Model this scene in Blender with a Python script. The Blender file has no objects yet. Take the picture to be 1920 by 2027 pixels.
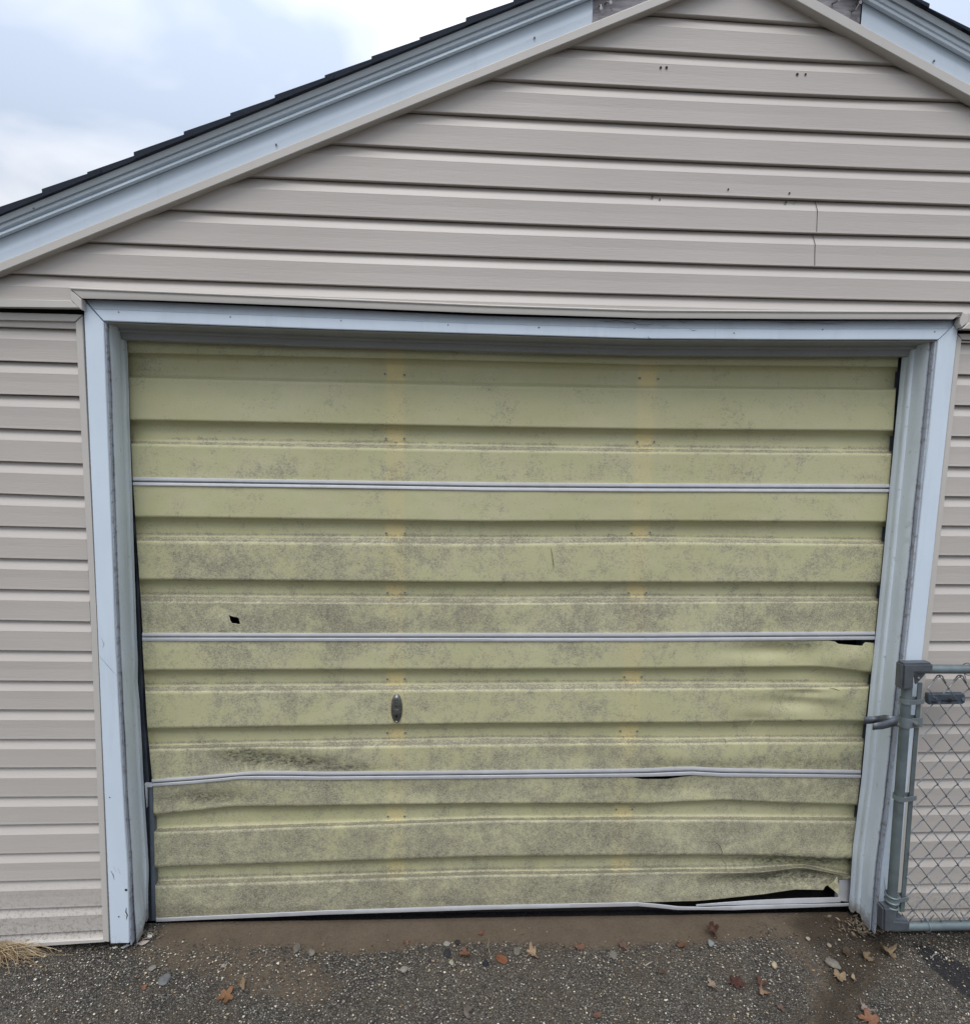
import bpy, bmesh, math, random
import numpy as np
from mathutils import Vector, Matrix, noise
random.seed(7)
# ------------------------------------------------------------------ camera
F_PX, YAW, PITCH, ROLL, DIST, HCAM = 1100.0, 0.04348806, -0.10811867, 0.02023918, 1.80482834, 1.735
CX, CY = 960.0, 1013.5
SC = bpy.context.scene; COL = SC.collection
_cy, _sy, _cp, _sp = math.cos(YAW), math.sin(YAW), math.cos(PITCH), math.sin(PITCH)
FW = Vector((_sy*_cp, _cy*_cp, _sp)); RT = Vector((_cy, -_sy, 0)); UP = RT.cross(FW)
_c, _s = math.cos(ROLL), math.sin(ROLL)
R2 = RT*_c + UP*_s; U2 = RT*-_s + UP*_c
CAM = Vector((0, -DIST, HCAM))
cd = bpy.data.cameras.new('camera'); cam = bpy.data.objects.new('camera', cd); COL.objects.link(cam)
m = Matrix.Identity(4)
for i in range(3):
    m[i][0] = R2[i]; m[i][1] = U2[i]; m[i][2] = -FW[i]; m[i][3] = CAM[i]
cam.matrix_world = m
cd.sensor_fit = 'HORIZONTAL'; cd.sensor_width = 36; cd.lens = F_PX/1920*36; cd.clip_end = 500; cd.clip_start = .02
SC.camera = cam
def bp(px, py, Y=0.0):
    """where the sight line of a measured photo point meets the upright plane y = Y"""
    d = FW*F_PX + R2*(px-CX) - U2*(py-CY)
    return CAM + d*((Y-CAM.y)/d.y)
def bg(px, py, z=0.0):
    d = FW*F_PX + R2*(px-CX) - U2*(py-CY)
    return CAM + d*((z-CAM.z)/d.z)
# ------------------------------------------------------------------ world, sun
w = bpy.data.worlds.new('World'); SC.world = w; w.use_nodes = True
nt = w.node_tree; nt.nodes.clear(); N = nt.nodes.new; L = nt.links.new
SUN_EL, SUN_AZ = 63, -172      # azimuth from +Y, clockwise
out = N('ShaderNodeOutputWorld'); bgn = N('ShaderNodeBackground')
sky = N('ShaderNodeTexSky'); sky.sky_type = 'NISHITA'; sky.sun_disc = False
sky.sun_elevation = math.radians(SUN_EL); sky.sun_rotation = math.radians(SUN_AZ); sky.dust_density = 1.5
tc = N('ShaderNodeTexCoord'); mp = N('ShaderNodeMapping'); mp.inputs['Scale'].default_value = (1.0, 1.0, 1.9); mp.inputs['Location'].default_value = (.35, .1, .22)
n1 = N('ShaderNodeTexNoise'); n1.inputs['Scale'].default_value = 2.0; n1.inputs['Detail'].default_value = 5; n1.inputs['Roughness'].default_value = .48
n1.inputs['Distortion'].default_value = .35
cr = N('ShaderNodeValToRGB'); cr.color_ramp.elements[0].position = .44; cr.color_ramp.elements[1].position = .66
cr.color_ramp.elements[0].color = (0, 0, 0, 1); cr.color_ramp.elements[1].color = (1, 1, 1, 1)
scl = N('ShaderNodeMix'); scl.data_type = 'RGBA'; scl.blend_type = 'MIX'      # thin cloud veil over the blue
scl.inputs[0].default_value = .78; scl.inputs[7].default_value = (6.1, 6.95, 8.4, 1)
mx = N('ShaderNodeMix'); mx.data_type = 'RGBA'; mx.inputs[7].default_value = (10.3, 10.35, 10.5, 1)
L(tc.outputs['Generated'], mp.inputs[0]); L(mp.outputs[0], n1.inputs[0]); L(n1.outputs['Fac'], cr.inputs[0])
L(sky.outputs[0], scl.inputs[6]); L(scl.outputs[2], mx.inputs[6]); L(cr.outputs[0], mx.inputs[0])
sx = N('ShaderNodeSeparateXYZ'); L(tc.outputs['Generated'], sx.inputs[0])      # overcast skies are brightest overhead
gr = N('ShaderNodeMapRange'); gr.inputs['From Min'].default_value = 0; gr.inputs['From Max'].default_value = 1
gr.inputs['To Min'].default_value = .36; gr.inputs['To Max'].default_value = 2.0; L(sx.outputs[2], gr.inputs[0])
mul = N('ShaderNodeVectorMath'); mul.operation = 'SCALE'; L(mx.outputs[2], mul.inputs[0]); L(gr.outputs[0], mul.inputs['Scale'])
L(mul.outputs[0], bgn.inputs[0]); bgn.inputs[1].default_value = .1; L(bgn.outputs[0], out.inputs[0])
ld = bpy.data.lights.new('sun', 'SUN'); ld.energy = 1.5; ld.angle = math.radians(30); ld.color = (1, .965, .92)
sun = bpy.data.objects.new('sun', ld); COL.objects.link(sun)
az, el = math.radians(SUN_AZ), math.radians(SUN_EL)
sd = Vector((math.sin(az)*math.cos(el), math.cos(az)*math.cos(el), math.sin(el)))
sun.rotation_euler = sd.to_track_quat('Z', 'Y').to_euler(); sun.location = (0, -6, 8)
SC.view_settings.view_transform = 'Standard'; SC.view_settings.look = 'None'
SC.view_settings.exposure = 0.22; SC.view_settings.gamma = 1

# ------------------------------------------------------------------ materials
class G:
    def __init__(s, name):
        s.m = bpy.data.materials.new(name); s.m.use_nodes = True
        s.t = s.m.node_tree; s.b = s.t.nodes['Principled BSDF']; s.tc = None
    def n(s, ty, **kw):
        x = s.t.nodes.new('ShaderNode'+ty)
        for k, v in kw.items():
            if k in x.inputs: x.inputs[k].default_value = v
            else: setattr(x, k, v)
        return x
    def l(s, a, b): s.t.links.new(a, b)
    def co(s, scale=(1, 1, 1)):
        if not s.tc: s.tc = s.n('TexCoord')
        mp = s.n('Mapping'); mp.inputs['Scale'].default_value = scale; s.l(s.tc.outputs['Object'], mp.inputs[0]); return mp.outputs[0]
    def noise(s, sc, detail=3, rough=.5, stretch=(1, 1, 1), dist=0):
        x = s.n('TexNoise', Scale=sc, Detail=detail, Roughness=rough, Distortion=dist); s.l(s.co(stretch), x.inputs['Vector']); return x.outputs['Fac']
    def ramp(s, v, a, b, ca=0, cb=1):
        x = s.n('MapRange'); x.inputs['From Min'].default_value = a; x.inputs['From Max'].default_value = b
        x.inputs['To Min'].default_value = ca; x.inputs['To Max'].default_value = cb; s.l(v, x.inputs[0]); return x.outputs[0]
    def math(s, op, a, b=None, c=None):
        x = s.n('Math', operation=op); x.use_clamp = False
        for i, v in enumerate((a, b, c)):
            if v is None: continue
            if isinstance(v, (int, float)): x.inputs[i].default_value = v
            else: s.l(v, x.inputs[i])
        return x.outputs[0]
    def mix(s, f, a, b, blend='MIX'):
        x = s.n('Mix', data_type='RGBA', blend_type=blend)
        for i, v in ((0, f), (6, a), (7, b)):
            if isinstance(v, (int, float)): x.inputs[i].default_value = v
            elif isinstance(v, tuple): x.inputs[i].default_value = (*v[:3], 1)
            else: s.l(v, x.inputs[i])
        return x.outputs[2]
    def attr(s, name, o='Fac'):
        x = s.n('Attribute', attribute_name=name); return x.outputs[o]
    def bump(s, h, dist=.001, strength=1):
        x = s.n('Bump'); x.inputs['Distance'].default_value = dist; x.inputs['Strength'].default_value = strength
        s.l(h, x.inputs['Height']); s.l(x.outputs[0], s.b.inputs['Normal'])
    def done(s, col=None, rough=.5, metal=0, spec=.5):
        if isinstance(col, tuple): s.b.inputs['Base Color'].default_value = (*col, 1)
        elif col is not None: s.l(col, s.b.inputs['Base Color'])
        if isinstance(rough, (int, float)): s.b.inputs['Roughness'].default_value = rough
        else: s.l(rough, s.b.inputs['Roughness'])
        s.b.inputs['Metallic'].default_value = metal; s.b.inputs['Specular IOR Level'].default_value = spec
        return s.m
def m_paint(name, col, var=.06, dirt=.25, dcol=(.16, .15, .13), rough=.45, bdist=.0006, basez=None, big=3.0, thr=.62):
    g = G(name)
    a = tuple(c*(1-var) for c in col); b = tuple(min(1, c*(1+var)) for c in col)
    c = g.mix(g.ramp(g.noise(big, 4, .6, (1, 1, .5)), .3, .7), a, b)
    sp = g.ramp(g.noise(55, 6, .72), thr, thr+.09)
    sp2 = g.math('MULTIPLY', sp, dirt)
    c = g.mix(sp2, c, dcol)
    st = g.math('MULTIPLY', g.ramp(g.noise(14, 5, .7, (1, 1, .12)), .55, .8), dirt*.6)
    c = g.mix(st, c, dcol)
    if basez:   # grime and rot splashed up from the ground, ragged upper limit
        sx = g.n('SeparateXYZ'); g.l(g.co(), sx.inputs[0])
        zz = g.math('ADD', sx.outputs[2], g.math('MULTIPLY', g.noise(30, 5, .8), -.16))
        k = g.ramp(zz, basez, basez-.05)
        c = g.mix(g.math('MULTIPLY', k, .75), c, (.17, .125, .08))
    g.bump(g.math('ADD', g.noise(7, 3), g.math('MULTIPLY', g.noise(160, 4, .6), .35)), bdist, .8)
    return g.done(c, rough)
def m_siding():
    g = G('vinyl_siding')
    c = g.mix(g.ramp(g.noise(1.6, 3, .5), .3, .7), (.482, .443, .404), (.517, .477, .437))
    c = g.mix(g.math('MULTIPLY', g.ramp(g.noise(260, 3, .8, (.05, 1, 1)), .45, .75), .10), c, (.30, .28, .26))
    c = g.mix(g.math('MULTIPLY', g.ramp(g.noise(70, 5, .8), .68, .76), .30), c, (.16, .15, .13))
    sx = g.n('SeparateXYZ'); g.l(g.co(), sx.inputs[0])
    low = g.ramp(sx.outputs[2], .30, .0)
    c = g.mix(g.math('MULTIPLY', low, g.ramp(g.noise(110, 5, .8), .5, .62, 0, .8)), c, (.13, .125, .07))
    g.bump(g.math('ADD', g.noise(320, 3, .6, (.06, 1, 1)), g.math('MULTIPLY', g.noise(2.5, 2), 3.0)), .0005, .9)
    return g.done(c, .48)
def m_door():
    g = G('weathered_fiberglass')
    big = g.ramp(g.noise(2.2, 4, .6), .35, .68)
    c = g.mix(big, (.49, .465, .27), (.54, .515, .335))
    mid = g.ramp(g.noise(9, 5, .7, (1, 1, 1)), .4, .68)
    c = g.mix(g.math('MULTIPLY', mid, .55), c, (.46, .47, .245))
    # glass threads showing through the resin
    v = g.n('TexVoronoi', feature='DISTANCE_TO_EDGE', Scale=90); nv = g.noise(20, 4, .6)
    mixv = g.n('MixRGB'); mixv.inputs[0].default_value = .25; g.l(g.co((1, 1, 1.8)), mixv.inputs[1]); g.l(nv, mixv.inputs[2]); g.l(mixv.outputs[0], v.inputs['Vector'])
    th = g.math('MULTIPLY', g.ramp(v.outputs['Distance'], .035, .0), g.ramp(g.noise(13, 4, .7), .48, .7, 0, .55))
    c = g.mix(th, c, (.60, .62, .47))
    # bond posts seen through the skin
    # grime that settled into the weathered resin, speckled
    gr = g.attr('grime')
    patch = g.ramp(g.math('ADD', g.math('MULTIPLY', g.noise(8, 6, .75, (.8, 1, 1), .4), .6), g.math('MULTIPLY', g.noise(38, 6, .75, (1, 1, .7)), .4)), .36, .64)
    k = g.math('ADD', gr, g.math('MULTIPLY_ADD', patch, 1.0, -.56))
    sp = g.noise(165, 4, .85, (1, 1, 1.2))
    c = g.mix(g.ramp(k, .15, 1.05, 0, .66), c, (.40, .385, .285))
    am = g.math('MULTIPLY', g.attr('amber'), g.ramp(g.noise(40, 5, .7), .3, .6, .9, 1))
    c = g.mix(am, c, (.64, .54, .27))
    cov = g.ramp(g.math('ADD', sp, g.math('MULTIPLY', g.math('MINIMUM', k, .62), .25)), .585, .65)
    c = g.mix(g.math('MULTIPLY', cov, .66), c, (.275, .252, .200))
    dk = g.ramp(g.math('ADD', g.noise(235, 4, .8), g.math('MULTIPLY', g.math('MAXIMUM', k, .1), .20)), .655, .72)
    c = g.mix(g.math('MULTIPLY', dk, .62), c, (.10, .092, .062))
    so = g.math('MULTIPLY', g.attr('soot_shade'), g.ramp(g.noise(85, 6, .85, (.6, 1, 1)), .40, .60, .12, 1))
    c = g.mix(so, c, (.055, .055, .035))  # soot stains, and shade of bent skin carried as colour
    g.bump(g.math('ADD', g.math('MULTIPLY', sp, .5), g.math('ADD', g.noise(5, 3), g.math('MULTIPLY', th, .5))), .0016, .8)
    return g.done(c, g.ramp(cov, 0, 1, .5, .8), spec=.35)
def m_metal(name, col, rough=.5, metal=.6, var=.15, sc=25, dirt=(.12, .11, .10), dk=.5):
    g = G(name)
    a = tuple(x*(1-var) for x in col); b = tuple(x*(1+var) for x in col)
    c = g.mix(g.ramp(g.noise(sc, 5, .65), .3, .7), a, b)
    c = g.mix(g.math('MULTIPLY', g.ramp(g.noise(sc*3.3, 6, .8), .62, .72), dk), c, dirt)
    g.bump(g.noise(sc*6, 4), .0004, .6)
    return g.done(c, rough, metal)
def m_plain(name, col, rough=.6, metal=0, var=.2, sc=30):
    g = G(name); a = tuple(x*(1-var) for x in col); b = tuple(min(1, x*(1+var)) for x in col)
    g.bump(g.noise(sc*4, 4), .0005, .6)
    return g.done(g.mix(g.ramp(g.noise(sc, 5, .65), .3, .7), a, b), rough, metal)
def m_ground():
    g = G('asphalt_and_dirt')
    v = g.n('TexVoronoi', Scale=140); g.l(g.co((1, 1, .3)), v.inputs['Vector'])
    sep = g.n('SeparateColor'); g.l(v.outputs['Color'], sep.inputs[0])
    st = g.ramp(v.outputs['Distance'], .52, .30)
    base = g.mix(g.ramp(g.noise(1.7, 7, .72), .35, .62), (.026, .024, .021), (.082, .070, .055))
    stone = g.mix(g.ramp(sep.outputs[1], 0, 1), (.07, .066, .062), (.25, .235, .205))
    white = g.ramp(sep.outputs[0], .90, .95)
    stone = g.mix(white, stone, (.62, .60, .54))
    amt = g.math('MULTIPLY', st, g.ramp(sep.outputs[2], .38, .62))
    asp = g.mix(amt, base, stone)
    v2 = g.n('TexVoronoi', Scale=330); g.l(g.co((1, 1, .3)), v2.inputs['Vector'])
    sep2 = g.n('SeparateColor'); g.l(v2.outputs['Color'], sep2.inputs[0])
    asp = g.mix(g.math('MULTIPLY', g.ramp(sep2.outputs[0], .72, .9), .65), asp, (.26, .245, .22))
    asp = g.mix(g.math('MULTIPLY', g.ramp(sep2.outputs[1], .6, .8), .7), asp, (.010, .010, .011))
    dirtc = g.mix(g.ramp(g.noise(7, 6, .7), .3, .7), (.092, .069, .047), (.135, .104, .073))
    dirtc = g.mix(g.math('MULTIPLY', g.ramp(g.noise(150, 6, .85), .48, .66), .7), dirtc, (.062, .047, .032))
    dirtc = g.mix(g.math('MULTIPLY', g.ramp(g.noise(190, 5, .85), .62, .70), .6), dirtc, (.26, .22, .17))
    asp = g.mix(g.math('MULTIPLY', g.ramp(g.noise(4.5, 7, .75), .42, .64), .6), asp, (.098, .078, .056))
    dd = g.math('ADD', g.attr('dirt'), g.math('MULTIPLY_ADD', g.noise(24, 7, .8), 1.5, -.75))
    dk = g.ramp(g.math('SUBTRACT', dd, g.math('MULTIPLY', amt, .22)), .35, .68)
    c = g.mix(dk, asp, dirtc)
    ws = g.math('MULTIPLY', g.ramp(g.math('ADD', g.attr('wet'), g.math('MULTIPLY_ADD', g.noise(16, 5, .7), .8, -.4)), .25, .75), .72)
    wetc = g.mix(amt, (.030, .021, .013), (.06, .045, .032))
    c = g.mix(ws, c, wetc)
    tar_shade = g.ramp(g.math('ADD', g.attr('tar_shade'), g.math('MULTIPLY_ADD', g.noise(30, 5, .7), .6, -.3)), .4, .7)
    c = g.mix(g.math('MULTIPLY', tar_shade, .85), c, (.017, .018, .022))  # tar streaks, and the painted black shade under the door
    h = g.math('ADD', g.math('MULTIPLY', st, g.math('SUBTRACT', 1.0, dk)), g.math('MULTIPLY', g.noise(120, 5, .7), .8))
    g.bump(h, .004, .9)
    return g.done(c, g.ramp(ws, 0, 1, .9, .62), spec=.3)
def m_vcol(name, rough=.8, sc=90):
    g = G(name); c = g.attr('tint', 'Color')
    c = g.mix(g.ramp(g.noise(sc, 4, .7), .35, .7, 0, .45), c, g.mix(1.0, c, (.45, .42, .38), 'MULTIPLY'))
    g.bump(g.noise(sc*2, 3), .0006, .7)
    return g.done(c, rough)
def m_shingle():
    g = G('asphalt_shingle')
    c = g.mix(g.ramp(g.noise(400, 3, .8), .35, .7), (.006, .010, .020), (.024, .034, .055)); g.bump(g.noise(400, 3), .001, 1)
    return g.done(c, .9)
def m_wood():
    g = G('grey_weathered_wood')
    c = g.mix(g.ramp(g.noise(30, 6, .75, (.25, 1, 1), 1.2), .35, .65), (.16, .15, .16), (.42, .40, .42))
    c = g.mix(g.ramp(g.noise(50, 5, .7), .6, .7), c, (.07, .065, .06)); g.bump(g.noise(60, 5, .7, (.25, 1, 1)), .002, 1)
    return g.done(c, .85)
M = dict(
    siding=m_siding(), door=m_door(), ground=m_ground(), shingle=m_shingle(), wood=m_wood(),
    beige=m_paint('beige_vinyl_trim', (.525, .498, .458), .04, .12, rough=.42, bdist=.0004),
    blue=m_paint('pale_blue_painted_metal', (.62, .705, .79), .05, .22, rough=.42, basez=-.022, thr=.66),
    blued=m_paint('pale_blue_fascia_metal', (.68, .765, .83), .06, .2, rough=.4),
    jamb=m_paint('blue_grey_painted_wood', (.63, .705, .77), .08, .40, rough=.5, bdist=.0012, basez=.006, thr=.60),
    headj=m_paint('dark_grey_head_board', (.29, .30, .30), .09, .45, rough=.6, bdist=.0012, thr=.58),  # much darker grey than the side jambs, with dark specks
    lip=m_paint('chipped_lip_paint', (.40, .44, .50), .15, .75, (.20, .18, .19), rough=.6, bdist=.0015, thr=.52),
    alu=m_metal('dull_aluminium', (.54, .55, .565), .45, .15, .08, 18, (.13, .12, .13), .5),
    track=m_metal('dark_zinc_track', (.16, .19, .23), .5, .5),
    pipe=m_metal('galvanised_pipe', (.15, .185, .195), .48, .4, .22, 16, (.08, .085, .085), .5),
    band=m_metal('zinc_band', (.20, .235, .25), .42, .4, .15, 30, (.08, .09, .09), .4),
    cast=m_metal('cast_fitting', (.125, .14, .16), .42, .45, .18, 30, (.05, .055, .065), .5),
    wire=m_metal('galvanised_wire', (.20, .22, .24), .4, .6, .3, 60, (.07, .07, .07), .6),
    plastic=m_plain('dark_weathered_plastic', (.045, .058, .075), .55, 0, .35, 60),
    brass=m_plain('tarnished_lock_metal', (.20, .205, .19), .30, .8, .35, 50),
    black=m_plain('black_void', (.004, .004, .004), .9, 0, .1),
    dark=m_plain('dark_sheathing', (.018, .017, .015), .9, 0, .2),
    screw=m_metal('screw_metal', (.22, .22, .21), .4, .7),
    litter=m_vcol('leaf_skin', .75, 120), stone=m_vcol('stone_skin', .85, 200), straw=m_vcol('dry_grass_skin', .7, 60),
    concrete=m_plain('garage_floor_concrete', (.05, .045, .038), .9),
    felt=m_plain('roof_deck_board', (.1, .085, .07), .9),
)
# ------------------------------------------------------------------ object helpers
def link(name, bm_or_me, mats, parent=None, smooth=False, angle=None):
    if isinstance(bm_or_me, bmesh.types.BMesh):
        me = bpy.data.meshes.new(name); bmesh.ops.recalc_face_normals(bm_or_me, faces=bm_or_me.faces[:]) if not smooth == 'keep' else None
        bm_or_me.to_mesh(me); bm_or_me.free()
    else: me = bm_or_me
    for mm in (mats if isinstance(mats, (list, tuple)) else [mats]): me.materials.append(M[mm] if isinstance(mm, str) else mm)
    if smooth:
        for p in me.polygons: p.use_smooth = True
    o = bpy.data.objects.new(name, me); COL.objects.link(o)
    if angle and smooth:
        me.set_sharp_from_angle(angle=math.radians(angle))
    if parent: put(o, parent)
    return o
def put(o, parent):
    o.parent = parent; o.matrix_parent_inverse = parent_inv(parent)
def parent_inv(p):
    mw = Matrix.Identity(4); q = p
    chain = []
    while q: chain.append(q); q = q.parent
    for q in reversed(chain): mw = mw @ q.matrix_parent_inverse @ q.matrix_basis
    return mw.inverted()
def empty(name, loc, label, cat, group=None):
    o = bpy.data.objects.new(name, None); o.location = loc; o.empty_display_size = .1; COL.objects.link(o)
    tag(o, label, cat, group); return o
def tag(o, label=None, cat=None, group=None, kind=None):
    if label: o['label'] = label
    if cat: o['category'] = cat
    if group: o['group'] = group
    if kind: o['kind'] = kind
    return o
def poly_px(bm, pts, Y, th, bev=.0012, mi=0):
    """a flat board: photo-measured outline carried onto the plane y=Y, given its real thickness"""
    return poly_w(bm, [bp(x, y, Y) for x, y in pts], (0, th, 0), bev, mi)
def poly_w(bm, P, off, bev=.0012, mi=0):
    off = Vector(off)
    vs = [bm.verts.new(p) for p in P]; f = bm.faces.new(vs); f.material_index = mi
    r = bmesh.ops.extrude_face_region(bm, geom=[f])
    nv = [e for e in r['geom'] if isinstance(e, bmesh.types.BMVert)]
    nf = [e for e in r['geom'] if isinstance(e, bmesh.types.BMFace)]
    for v in nv: v.co += off
    if bev:
        es = [e for e in bm.edges if e.verts[0] in vs and e.verts[1] in vs]
        try: bmesh.ops.bevel(bm, geom=es, offset=bev, segments=1, affect='EDGES', clamp_overlap=True)
        except Exception: pass
    for f in bm.faces:
        if f.material_index != mi and f.index == -1: f.material_index = mi
def box(bm, a, b, mi=0):
    x0, y0, z0 = a; x1, y1, z1 = b
    v = [bm.verts.new(p) for p in ((x0, y0, z0), (x1, y0, z0), (x1, y1, z0), (x0, y1, z0), (x0, y0, z1), (x1, y0, z1), (x1, y1, z1), (x0, y1, z1))]
    for q in ((0, 1, 2, 3), (4, 5, 6, 7), (0, 1, 5, 4), (1, 2, 6, 5), (2, 3, 7, 6), (3, 0, 4, 7)):
        f = bm.faces.new([v[i] for i in q]); f.material_index = mi
def tube(bm, pts, r, n=8, cap=True, closed=False, mi=0):
    pts = [Vector(p) for p in pts]; k = len(pts); rings = []
    prev = None
    for i, p in enumerate(pts):
        a = pts[(i-1) % k] if (closed or i > 0) else p; b = pts[(i+1) % k] if (closed or i < k-1) else p
        t = (b-a).normalized()
        if prev is None:
            u = t.orthogonal().normalized()
        else:
            u = (prev - t*prev.dot(t)); u = u.normalized() if u.length > 1e-6 else t.orthogonal().normalized()
        prev = u; v = t.cross(u)
        rr = r[i] if isinstance(r, (list, tuple)) else r
        rings.append([bm.verts.new(p + (u*math.cos(2*math.pi*j/n) + v*math.sin(2*math.pi*j/n))*rr) for j in range(n)])
    for i in range(k if closed else k-1):
        A, B = rings[i], rings[(i+1) % k]
        for j in range(n):
            f = bm.faces.new((A[j], A[(j+1) % n], B[(j+1) % n], B[j])); f.material_index = mi
    if cap and not closed:
        for R in (rings[0], rings[-1]):
            f = bm.faces.new(R); f.material_index = mi
def sweep(bm, rows, mi=None):
    """rows = list of equal-length point lists; skin quads between them"""
    V = [[bm.verts.new(p) for p in r] for r in rows]
    for i in range(len(V)-1):
        for j in range(len(V[0])-1):
            f = bm.faces.new((V[i][j], V[i][j+1], V[i+1][j+1], V[i+1][j]))
            if mi: f.material_index = mi[j]
    return V
def interp(tab, x):
    ks = tab if isinstance(tab, list) else sorted(tab.items())
    if x <= ks[0][0]: return ks[0][1]
    for (a, ya), (b, yb) in zip(ks, ks[1:]):
        if x <= b: return ya + (yb-ya)*(x-a)/(b-a)
    return ks[-1][1]
def line_z(pts):
    """pts: world points -> function z(x), line or parabola through them"""
    xs = [p.x for p in pts]; zs = [p.z for p in pts]
    c = np.polyfit(xs, zs, 2 if len(pts) > 2 else 1)
    return lambda x: float(np.polyval(c, x))
WX0, WX1, WDEP, EAVE = -1.600, 3.27, 6.2, 2.195
APX = .836

garage = empty('garage', (APX, 0, 0), 'beige vinyl sided garage with pale blue trim and a battered yellow green door', 'garage')
# ------------------------------------------------------------------ siding
PROF = [(0, .0), (.02, -.0022), (.19, -.0100), (.345, -.0166), (.358, -.0169), (.37, -.0167), (.62, -.0160), (.92, -.0162), (.985, -.0166), (1.0, -.0158)]
def siding_courses(bm, lines, x0, x1, off, nx=90, wav=0):
    """lines: z(x) functions of the butt edges, top to bottom"""
    xs = [x0+(x1-x0)*i/nx for i in range(nx+1)]
    for k in range(len(lines)-1):
        za, zb = lines[k], lines[k+1]
        rows = []
        for t, y in PROF:
            rows.append([Vector((x, y+off+.0008*noise.noise((x*2.1, k*3.7, t*2)), za(x)+(zb(x)-za(x))*t + .0009*noise.noise((x*1.7, k*5.1, 3)))) for x in xs])
        rows.append([Vector((x, off+.001, p.z+.0012)) for x, p in zip(xs, rows[-1])])
        sweep(bm, rows)
def clip(bm, a, b, keep):
    """cut the mesh with the upright-to-wall plane through world points a, b; keep the side holding `keep`"""
    d = (b-a).normalized(); n = d.cross(Vector((0, 1, 0))).normalized()
    if (keep-a).dot(n) > 0: n = -n
    bmesh.ops.bisect_plane(bm, geom=bm.verts[:]+bm.edges[:]+bm.faces[:], plane_co=a, plane_no=n, clear_outer=True)
OFFG, OFFL = -.030, .002
YG, YL = OFFG-.0166, OFFL-.0166
g_lines = [line_z([bp(*p, YG) for p in q]) for q in (
    [(1267, 21.5), (1661, 48.6)], [(1108, 87), (1440, 107), (1804, 125)], [(960, 152), (1226, 167), (1435, 178), (1920, 197)],
    [(803, 218.5), (960, 223.6), (1440, 249), (1920, 268.7)], [(645, 280.4), (960, 296.8), (1440, 320), (1920, 337.7)],
    [(491, 347), (960, 366), (1440, 388), (1920, 404)], [(333, 412), (960, 437.5), (1440, 456), (1920, 468.2)],
    [(171, 477), (960, 505), (1440, 523), (1920, 534.8)], [(20, 540), (960, 571), (1440, 588), (1920, 596)])]
z0 = g_lines[0]; top = [(lambda x, j=j: z0(.85) + .1035*j) for j in (6, 5, 4, 3, 2, 1)]
zl = g_lines[-1]; bot = [(lambda x, j=j: zl(x) - .1035*j) for j in (1, 2)]
bm = bmesh.new()
RK_L = (bp(0, 536, YG), bp(960, 151, YG)); RK_R = (bp(1575, 0, YG), bp(1920, 188, YG))
inside = Vector((APX, 0, 2.5))
def gable_piece(xa, xb, botline):
    b = bmesh.new(); siding_courses(b, top+g_lines+bot, xa, xb, OFFG, 110)
    clip(b, *RK_L, inside); clip(b, *RK_R, inside); clip(b, *botline, Vector((.5, 0, 3)))
    me = bpy.data.meshes.new('t'); b.to_mesh(me); b.free(); bm.from_mesh(me); bpy.data.meshes.remove(me)
xa = bp(146, 580, YG).x; xb = bp(1912, 620, YG).x
gable_piece(xa, xb, (bp(138, 585, YG), bp(1910, 628, YG)))
gable_piece(-2.0, xa, (bp(0, 599, YG), bp(140, 602, YG)))
gable_piece(xb, 3.6, (bp(1912, 646, YG), bp(1920, 646.3, YG)))
def disc(bm, c, r, mi, n=10, nrm=Vector((0, -1, 0))):
    u = nrm.orthogonal().normalized(); v = nrm.cross(u)
    f = bm.faces.new([bm.verts.new(c + (u*math.cos(6.2832*i/n)+v*math.sin(6.2832*i/n))*r) for i in range(n)]); f.material_index = mi
for x, y, r in ((1307.5, 133.5, .0032), (1319, 133.5, .0034), (1577.5, 147, .0036), (1594, 147, .003), (1441, 374.5, .0025), (1562, 382, .0025),
                (1557, 398.5, .0034), (1575, 398, .0018), (1292, 387.5, .0032), (1307, 392.5, .0022)):
    p = bp(x, y, YG+.0006); p.y = YG-.0012 + (0.0055 if y in (387.5, 392.5, 398.5, 398) else 0); disc(bm, p, r, 1)
    tube(bm, [p+Vector((0, -.0003, 0)), p+Vector((0, .002, 0))], r*1.18, 10, cap=False)
# overlap joints between two lengths of siding
for (xt, yt, xb_, yb_) in ((1618.6, 393, 1616.3, 459), (1613.5, 459, 1612.5, 526)):
    a = bp(xt, yt, YG); b = bp(xb_, yb_, YG); P = []
    for t, y in PROF[1:-1]:
        q = a.lerp(b, t); q.y = OFFG+y-.0008; P.append(q)
    sweep(bm, [[q+Vector((-.0009, 0, 0)) for q in P], [q+Vector((.0009, 0, 0)) for q in P]], [1]*(len(P)-1))
link('siding', bm, ['siding', 'dark'], garage)
# lower left siding
Lw = [713.5, 780, 847, 912.4, 977, 1041, 1105, 1166.6, 1227.8, 1287.8, 1347.9, 1405.2, 1463.9, 1520.5, 1578.5, 1633.7, 1691, 1745.7, 1801.3, 1852.5]
Lr = [(151, 718), (154, 784), (157, 852.7), (160, 917.5), (164, 983), (168, 1045.5), (171, 1108.6), (173.6, 1169.6), (176.7, 1230.8), (180, 1289.5),
      (183, 1348.9), (186, 1405.8), (188.3, 1463.8), (190.4, 1520), (193.4, 1577.5), (195, 1630.7), (197.2, 1686.6), (199, 1740.5), (200.6, 1794.4), (203, 1842)]
ll = [line_z([bp(0, a, YL), bp(*b, YL)]) for a, b in zip(Lw, Lr)]
pre = [(lambda x, j=j: ll[0](x)+.101*j) for j in (2, 1)]; post = [(lambda x: ll[-1](x)-.098)]
bm = bmesh.new(); siding_courses(bm, pre+ll+post, WX0+.004, -1.0, OFFL, 40)
trimL = (bp(152, 640, YL), bp(208, 1863, YL))
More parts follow.
